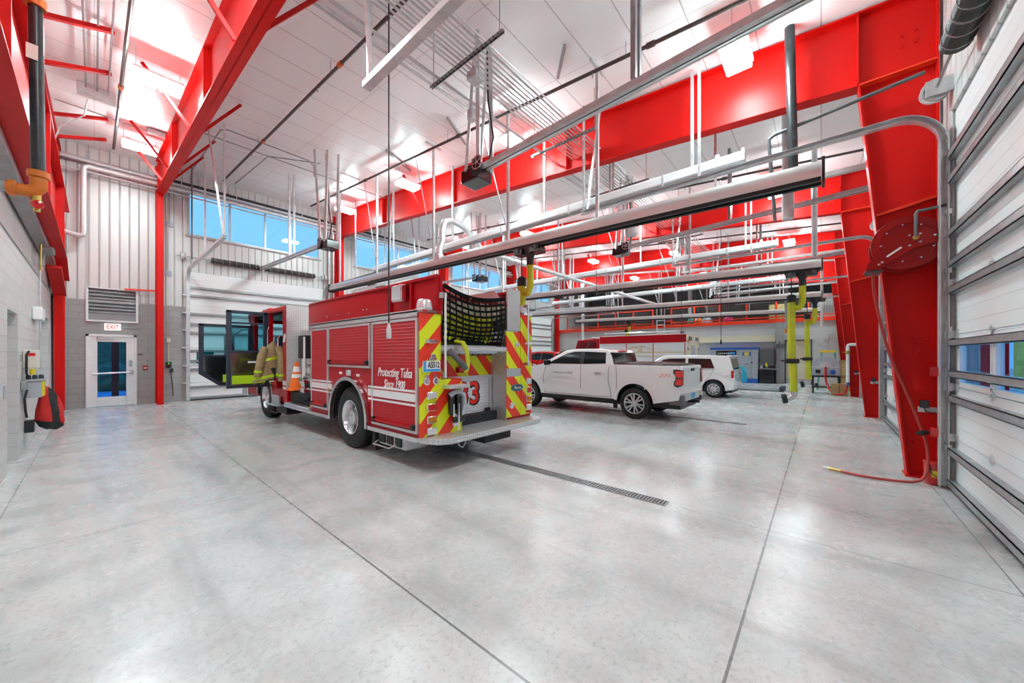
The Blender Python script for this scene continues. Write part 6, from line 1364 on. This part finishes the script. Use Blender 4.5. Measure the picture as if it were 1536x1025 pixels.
# gear bag hanging
t = thing('gear_bag', 'red and black gear bag hanging by the wall charger', 'bag', (-.5, 10.1, .3))
ctl = ((1.04, .03, .03, -.54), (.97, .07, .05, -.53), (.84, .115, .09, -.52), (.66, .15, .12, -.50), (.48, .16, .13, -.49), (.37, .13, .11, -.48), (.31, .05, .05, -.48))
rings = []
for (z0, *q0), (z1, *q1) in zip(ctl, ctl[1:]):
    for k in range(5):
        u = k / 5; z = z0 + (z1 - z0) * u; a, bb, cx = [m_ + (n_ - m_) * u for m_, n_ in zip(q0, q1)]
        rings.append([(cx + a * math.cos(q) * (1 + .07 * math.sin(3 * q + z * 9)), 10.1 + bb * math.sin(q) * (1 + .08 * math.sin(4 * q + z * 7)), z + .015 * math.sin(2 * q)) for q in [2 * PI * k2 / 48 for k2 in range(48)]])
bagm = MB().loft(rings)
for i, f in enumerate(bagm.f):
    c = sum((Vector(bagm.v[j]) for j in f), Vector()) / len(f)
    dx = c.x + .49; bagm.m[i] = 1 if (c.z < .45 - .3 * dx or -.01 + (.8 - c.z) * .1 < dx < .075 + (.8 - c.z) * .1) else 0
build(bagm, 'bag_body', ['bag_red', 'bag_black'], t, smooth=60)
build(MB().tube([(-.52, 10.1, 1.0), (-.56, 10.15, 1.06), (-.66, 10.15, 1.06), (-.757, 10.15, 1.06)], .015, 8), 'hook', 'black', t)

# ------------------------------------------------------------------ the big column: hose reel, hose, bucket, photo eye
X7 = BAYX[1]
t = thing('hose_reel', 'dark red hose reel bolted to the big tapered column', 'hose reel', (6.7, -.86, 3.0))
c = Vector((6.86, -.825, 3.02))
o = build(MB().lathe(c, (-1, 0, 0), [(.10, -.13), (.33, -.13), (.334, -.12), (.325, -.11), (.12, -.12), (.12, .10), (.325, .12), (.334, .14), (.33, .155), (.25, .16), (.24, .15), (.10, .15)], 40), 'drum', 'reel_red', t)
b = MB()
for k in range(9): a = 2 * PI * k / 9; b.lathe(c + Vector((-.155, .235 * math.cos(a), .235 * math.sin(a))), (-1, 0, 0), [(.011, 0), (.009, .008)], 8)
build(b, 'bolt', 'silver_trim', o)
arm = MB().prism([(-.98, 3.14), (-.80, 3.14), (-.46, 2.79), (-.46, 2.72), (-.56, 2.72), (-.88, 2.93), (-1.12, 2.98), (-1.14, 3.12)], 'x', 6.665, 6.68)
arm.prism([(-.60, 2.70), (-.44, 2.70), (-.44, 2.72), (-.60, 2.72)], 'x', 6.60, 6.98)
A_ = build(arm, 'guide_arm', 'reel_red', t, smooth=0)
build(MB().bar((6.662, -.77, 2.962), (6.662, -.64, 2.862), .004, .022, up=(0, 0, 1)), 'arm_label', 'white_emblem', A_, smooth=0)
b = MB()
for y, z in ((-.93, 3.10), (-.84, 3.10), (-.93, 3.0), (-.84, 2.97), (-.60, 2.80), (-.57, 2.775), (-1.05, 3.06)): b.lathe((6.664, y, z), (-1, 0, 0), [(.014, 0), (.012, .008)], 8)
build(b, 'arm_bolt', 'silver_trim', A_)
build(MB().cyl((6.66, -.885, 3.05), (6.60, -.885, 3.05), .03, 12), 'swivel', 'brass', t)
build(MB().tube([(6.61, -.885, 3.05), (6.61, -.885, 3.34), (6.615, -.90, 3.37), (6.64, -.94, 3.375), (6.66, -1.15, 3.40)], .017, 8), 'feed_pipe', 'grey_dark', t)
build(MB().box(6.60, 6.98, -.60, -.46, 2.685, 2.70), 'roller_guide', 'black', t)
t = thing('air_hose', 'long red air hose hanging from the reel and curling onto the floor', 'hose', (6.75, -.8, 0))
hp = [(6.72, -.52, 2.72), (6.74, -.53, 2.45), (6.76, -.58, 2.1), (6.78, -.68, 1.6), (6.80, -.82, 1.15), (6.80, -.92, .8), (6.78, -.99, .52), (6.72, -1.0, .32), (6.64, -.97, .14), (6.58, -.90, .05), (6.52, -.74, .03), (6.50, -.50, .025), (6.53, -.32, .025), (6.56, -.20, .03)]
# smooth the polyline
def smooth(pts, n=6):
    P4 = [Vector(p) for p in pts]; out = []
    for i in range(len(P4) - 1):
        p0, p1, p2, p3 = P4[max(i - 1, 0)], P4[i], P4[i + 1], P4[min(i + 2, len(P4) - 1)]
        for k in range(n):
            u = k / n; out.append(.5 * ((2 * p1) + (p2 - p0) * u + (2 * p0 - 5 * p1 + 4 * p2 - p3) * u * u + (3 * p1 - p0 - 3 * p2 + p3) * u ** 3))
    return out + [P4[-1]]
build(MB().tube(smooth(hp), .016, 10), 'hose', 'hose_red', t)
build(MB().cyl((6.56, -.20, .03), (6.585, -.08, .035), .018, 10), 'crimp', 'brass', t); build(MB().cyl((6.585, -.08, .035), (6.60, -.02, .036), .014, 10), 'nozzle', 'silver_trim', t)
build(MB().lathe((6.79, -.965, .62), (.1, .3, 1), [(.02, -.03), (.06, -.015), (.06, .015), (.02, .03)], 14), 'stop_ball', 'black', t)
t = thing('oil_pail', 'small red oil pail on the floor at the foot of the big tapered column', 'pail', (6.78, -1.03, 0))
build(MB().lathe((6.77, -1.055, .0), (0, 0, 1), [(.075, 0), (.083, .02), (.087, .27), (.093, .27), (.093, .29), (.083, .295)], 24), 'body', 'lamp_red', t); build(MB().box(6.680, 6.69, -1.09, -1.02, .10, .18), 'label', 'yellow', t); build(MB().tube([(6.70, -1.0, .26), (6.665, -1.02, .15), (6.68, -1.07, .11)], .006, 6), 'bail_handle', 'black', t)
for k, (xf, w) in enumerate(((X7, 'big tapered column'), (BAYX[2], 'second tapered column'), (BAYX[3], 'third tapered column'))):
    x = xf - .12
    t = thing('photo_eye', 'small black door sensor on a galvanized arm on the %s' % w, 'sensor', (x, -1.0, .8), 'door sensors on the columns')
    build(MB().box(x - .012, x, YR, -.95, .86, .93), 'arm', 'galv', t, smooth=0); build(MB().box(x - .07, x - .012, -1.04, -.96, .92, 1.02), 'sensor', 'black_gloss', t, bevel=.008); build(MB().tube([(x - .04, -1.0, .92), (x - .05, -1.02, .87), (x - .02, -1.08, .86), (x, -1.12, .87)], .006, 6), 'cable', 'black', t)
for z, l in ((1.34, 'upper small red switch on the near front door track'), (.60, 'lower small red switch on the near front door track')): solo(MB().box(6.655, 6.71, YR + .09, YR + .16, z, z + .11), 'edge_switch', 'lamp_red', l, 'switch', 'red switches on the near door track', smooth=0)
# ------------------------------------------------------------------ roof lamps
for i, x in enumerate((.80, 6.26, 12.2, 18.1, 23.9)):
    for j, y in enumerate((.97, 5.3, 9.6, 13.8)):
        z = zc(y) - .46
        nm = ('louvre-wall strip', 'big red rafter', 'second red rafter', 'third red rafter', 'mezzanine edge')[i]
        t = thing('roof_lamp', 'bright lamp under the roof by the %s, %s from the front doors' % (nm, ('first', 'second', 'third', 'fourth')[j]), 'ceiling lamp', (x, y, z), 'bright lamps under the roof')
        build(MB().box(x - .34, x + .34, y - .19, y + .19, z, z + .05), 'housing', 'white_plain', t, smooth=0, bevel=.01)
        for s in (-.17, .17): build(MB().box(x + s - .155, x + s + .155, y - .17, y + .17, z - .09, z), 'diffuser', 'light_emit', t, smooth=0, bevel=.02)
        for s in (-.3, .3): build(MB().cyl((x + s, y, z + .06), (x + s, y, zc(y) - .002), .006, 5), 'hanger_chain', 'galv', t)

# ------------------------------------------------------------------ outdoors as seen through the glass
struct(MB().box(-40, 70, YB + .3, 80, -.3, -.05).box(-40, 70, -60, YR - .3, -.3, -.05), 'ground_outside', 'asphalt', smooth=0)
struct(MB().box(-30, 60, 34, 36, -.05, 3.6), 'hedge_far', 'leaf', smooth=0)
for k, (x, y, z, r) in enumerate(((-2.5, 23.5, .6, 1.1), (.6, 25.0, .5, .9), (-4.6, 29, 1.2, 1.8), (2.6, 28, 1.0, 1.5))):
    bm = bmesh.new(); bmesh.ops.create_icosphere(bm, subdivisions=3, radius=r)
    b = MB().add([(x + v.co.x * (1 + random.uniform(-.14, .14)), y + v.co.y * (1 + random.uniform(-.14, .14)), z + v.co.z * (.8 + random.uniform(-.1, .1))) for v in bm.verts], [tuple(v.index for v in f.verts) for f in bm.faces]); bm.free()
    solo(b, 'shrub', 'leaf', ('round shrub outside to the left of the exit door glass', 'low shrub outside in the middle of the exit door glass', 'large far shrub outside the exit door', 'far shrub outside on the right of the exit door glass')[k], 'shrub', 'shrubs outside the exit door', smooth=0)
solo(MB().box(.42, .60, 20.0, 20.2, -.05, 3.2), 'canopy_post', 'frame_red', 'red post standing outside the glass exit door', 'post', smooth=0)
solo(MB().box(11.3, 12.5, -2.7, -2.5, -.05, 5), 'canopy_post', 'frame_red', 'red post outside seen through the near front door window', 'post', smooth=0)
solo(MB().box(30, 37, -9.2, -9, -.05, 2.6), 'sign_board', 'yellow', 'yellow board standing outside the near front door window', 'board', smooth=0)

# ------------------------------------------------------------------ sky, camera, colour
w = bpy.data.worlds.new('sky'); SC.world = w; w.use_nodes = True; nt = w.node_tree; bg = nt.nodes['Background']
tc = nt.nodes.new('ShaderNodeTexCoord'); mp = nt.nodes.new('ShaderNodeMapping'); mp.inputs['Scale'].default_value = (1.6, 1.6, 5); nz = nt.nodes.new('ShaderNodeTexNoise'); nz.inputs['Scale'].default_value = 2.2; nz.inputs['Detail'].default_value = 7
rp = nt.nodes.new('ShaderNodeValToRGB'); rp.color_ramp.elements[0].position = .50; rp.color_ramp.elements[1].position = .74; rp.color_ramp.elements[0].color = (.15, .38, .62, 1); rp.color_ramp.elements[1].color = (.46, .56, .64, 1)
nt.links.new(tc.outputs['Generated'], mp.inputs[0]); nt.links.new(mp.outputs[0], nz.inputs['Vector']); nt.links.new(nz.outputs['Fac'], rp.inputs[0]); nt.links.new(rp.outputs[0], bg.inputs['Color']); bg.inputs['Strength'].default_value = 1.0
cd = bpy.data.cameras.new('camera'); cam = bpy.data.objects.new('camera', cd); COL.objects.link(cam); SC.camera = cam
cam.location = (0, 0, 1.6); cam.rotation_euler = (PI / 2, 0, math.radians(40.71 - 90)); cd.sensor_width = 36; cd.sensor_fit = 'HORIZONTAL'; cd.lens = 539 / 1536 * 36
cd.shift_y = 19.9 / 1536; cd.clip_start = .02; cd.clip_end = 300
SC.view_settings.view_transform = 'Standard'; SC.view_settings.look = 'None'; SC.view_settings.gamma = 1; SC.view_settings.exposure = 0.95
SC.view_settings.use_curve_mapping = False
SC.cycles.max_bounces = 10; SC.cycles.diffuse_bounces = 6; SC.cycles.glossy_bounces = 5; SC.cycles.transparent_max_bounces = 12; SC.cycles.sample_clamp_indirect = 8
SC.cycles.use_denoising = True
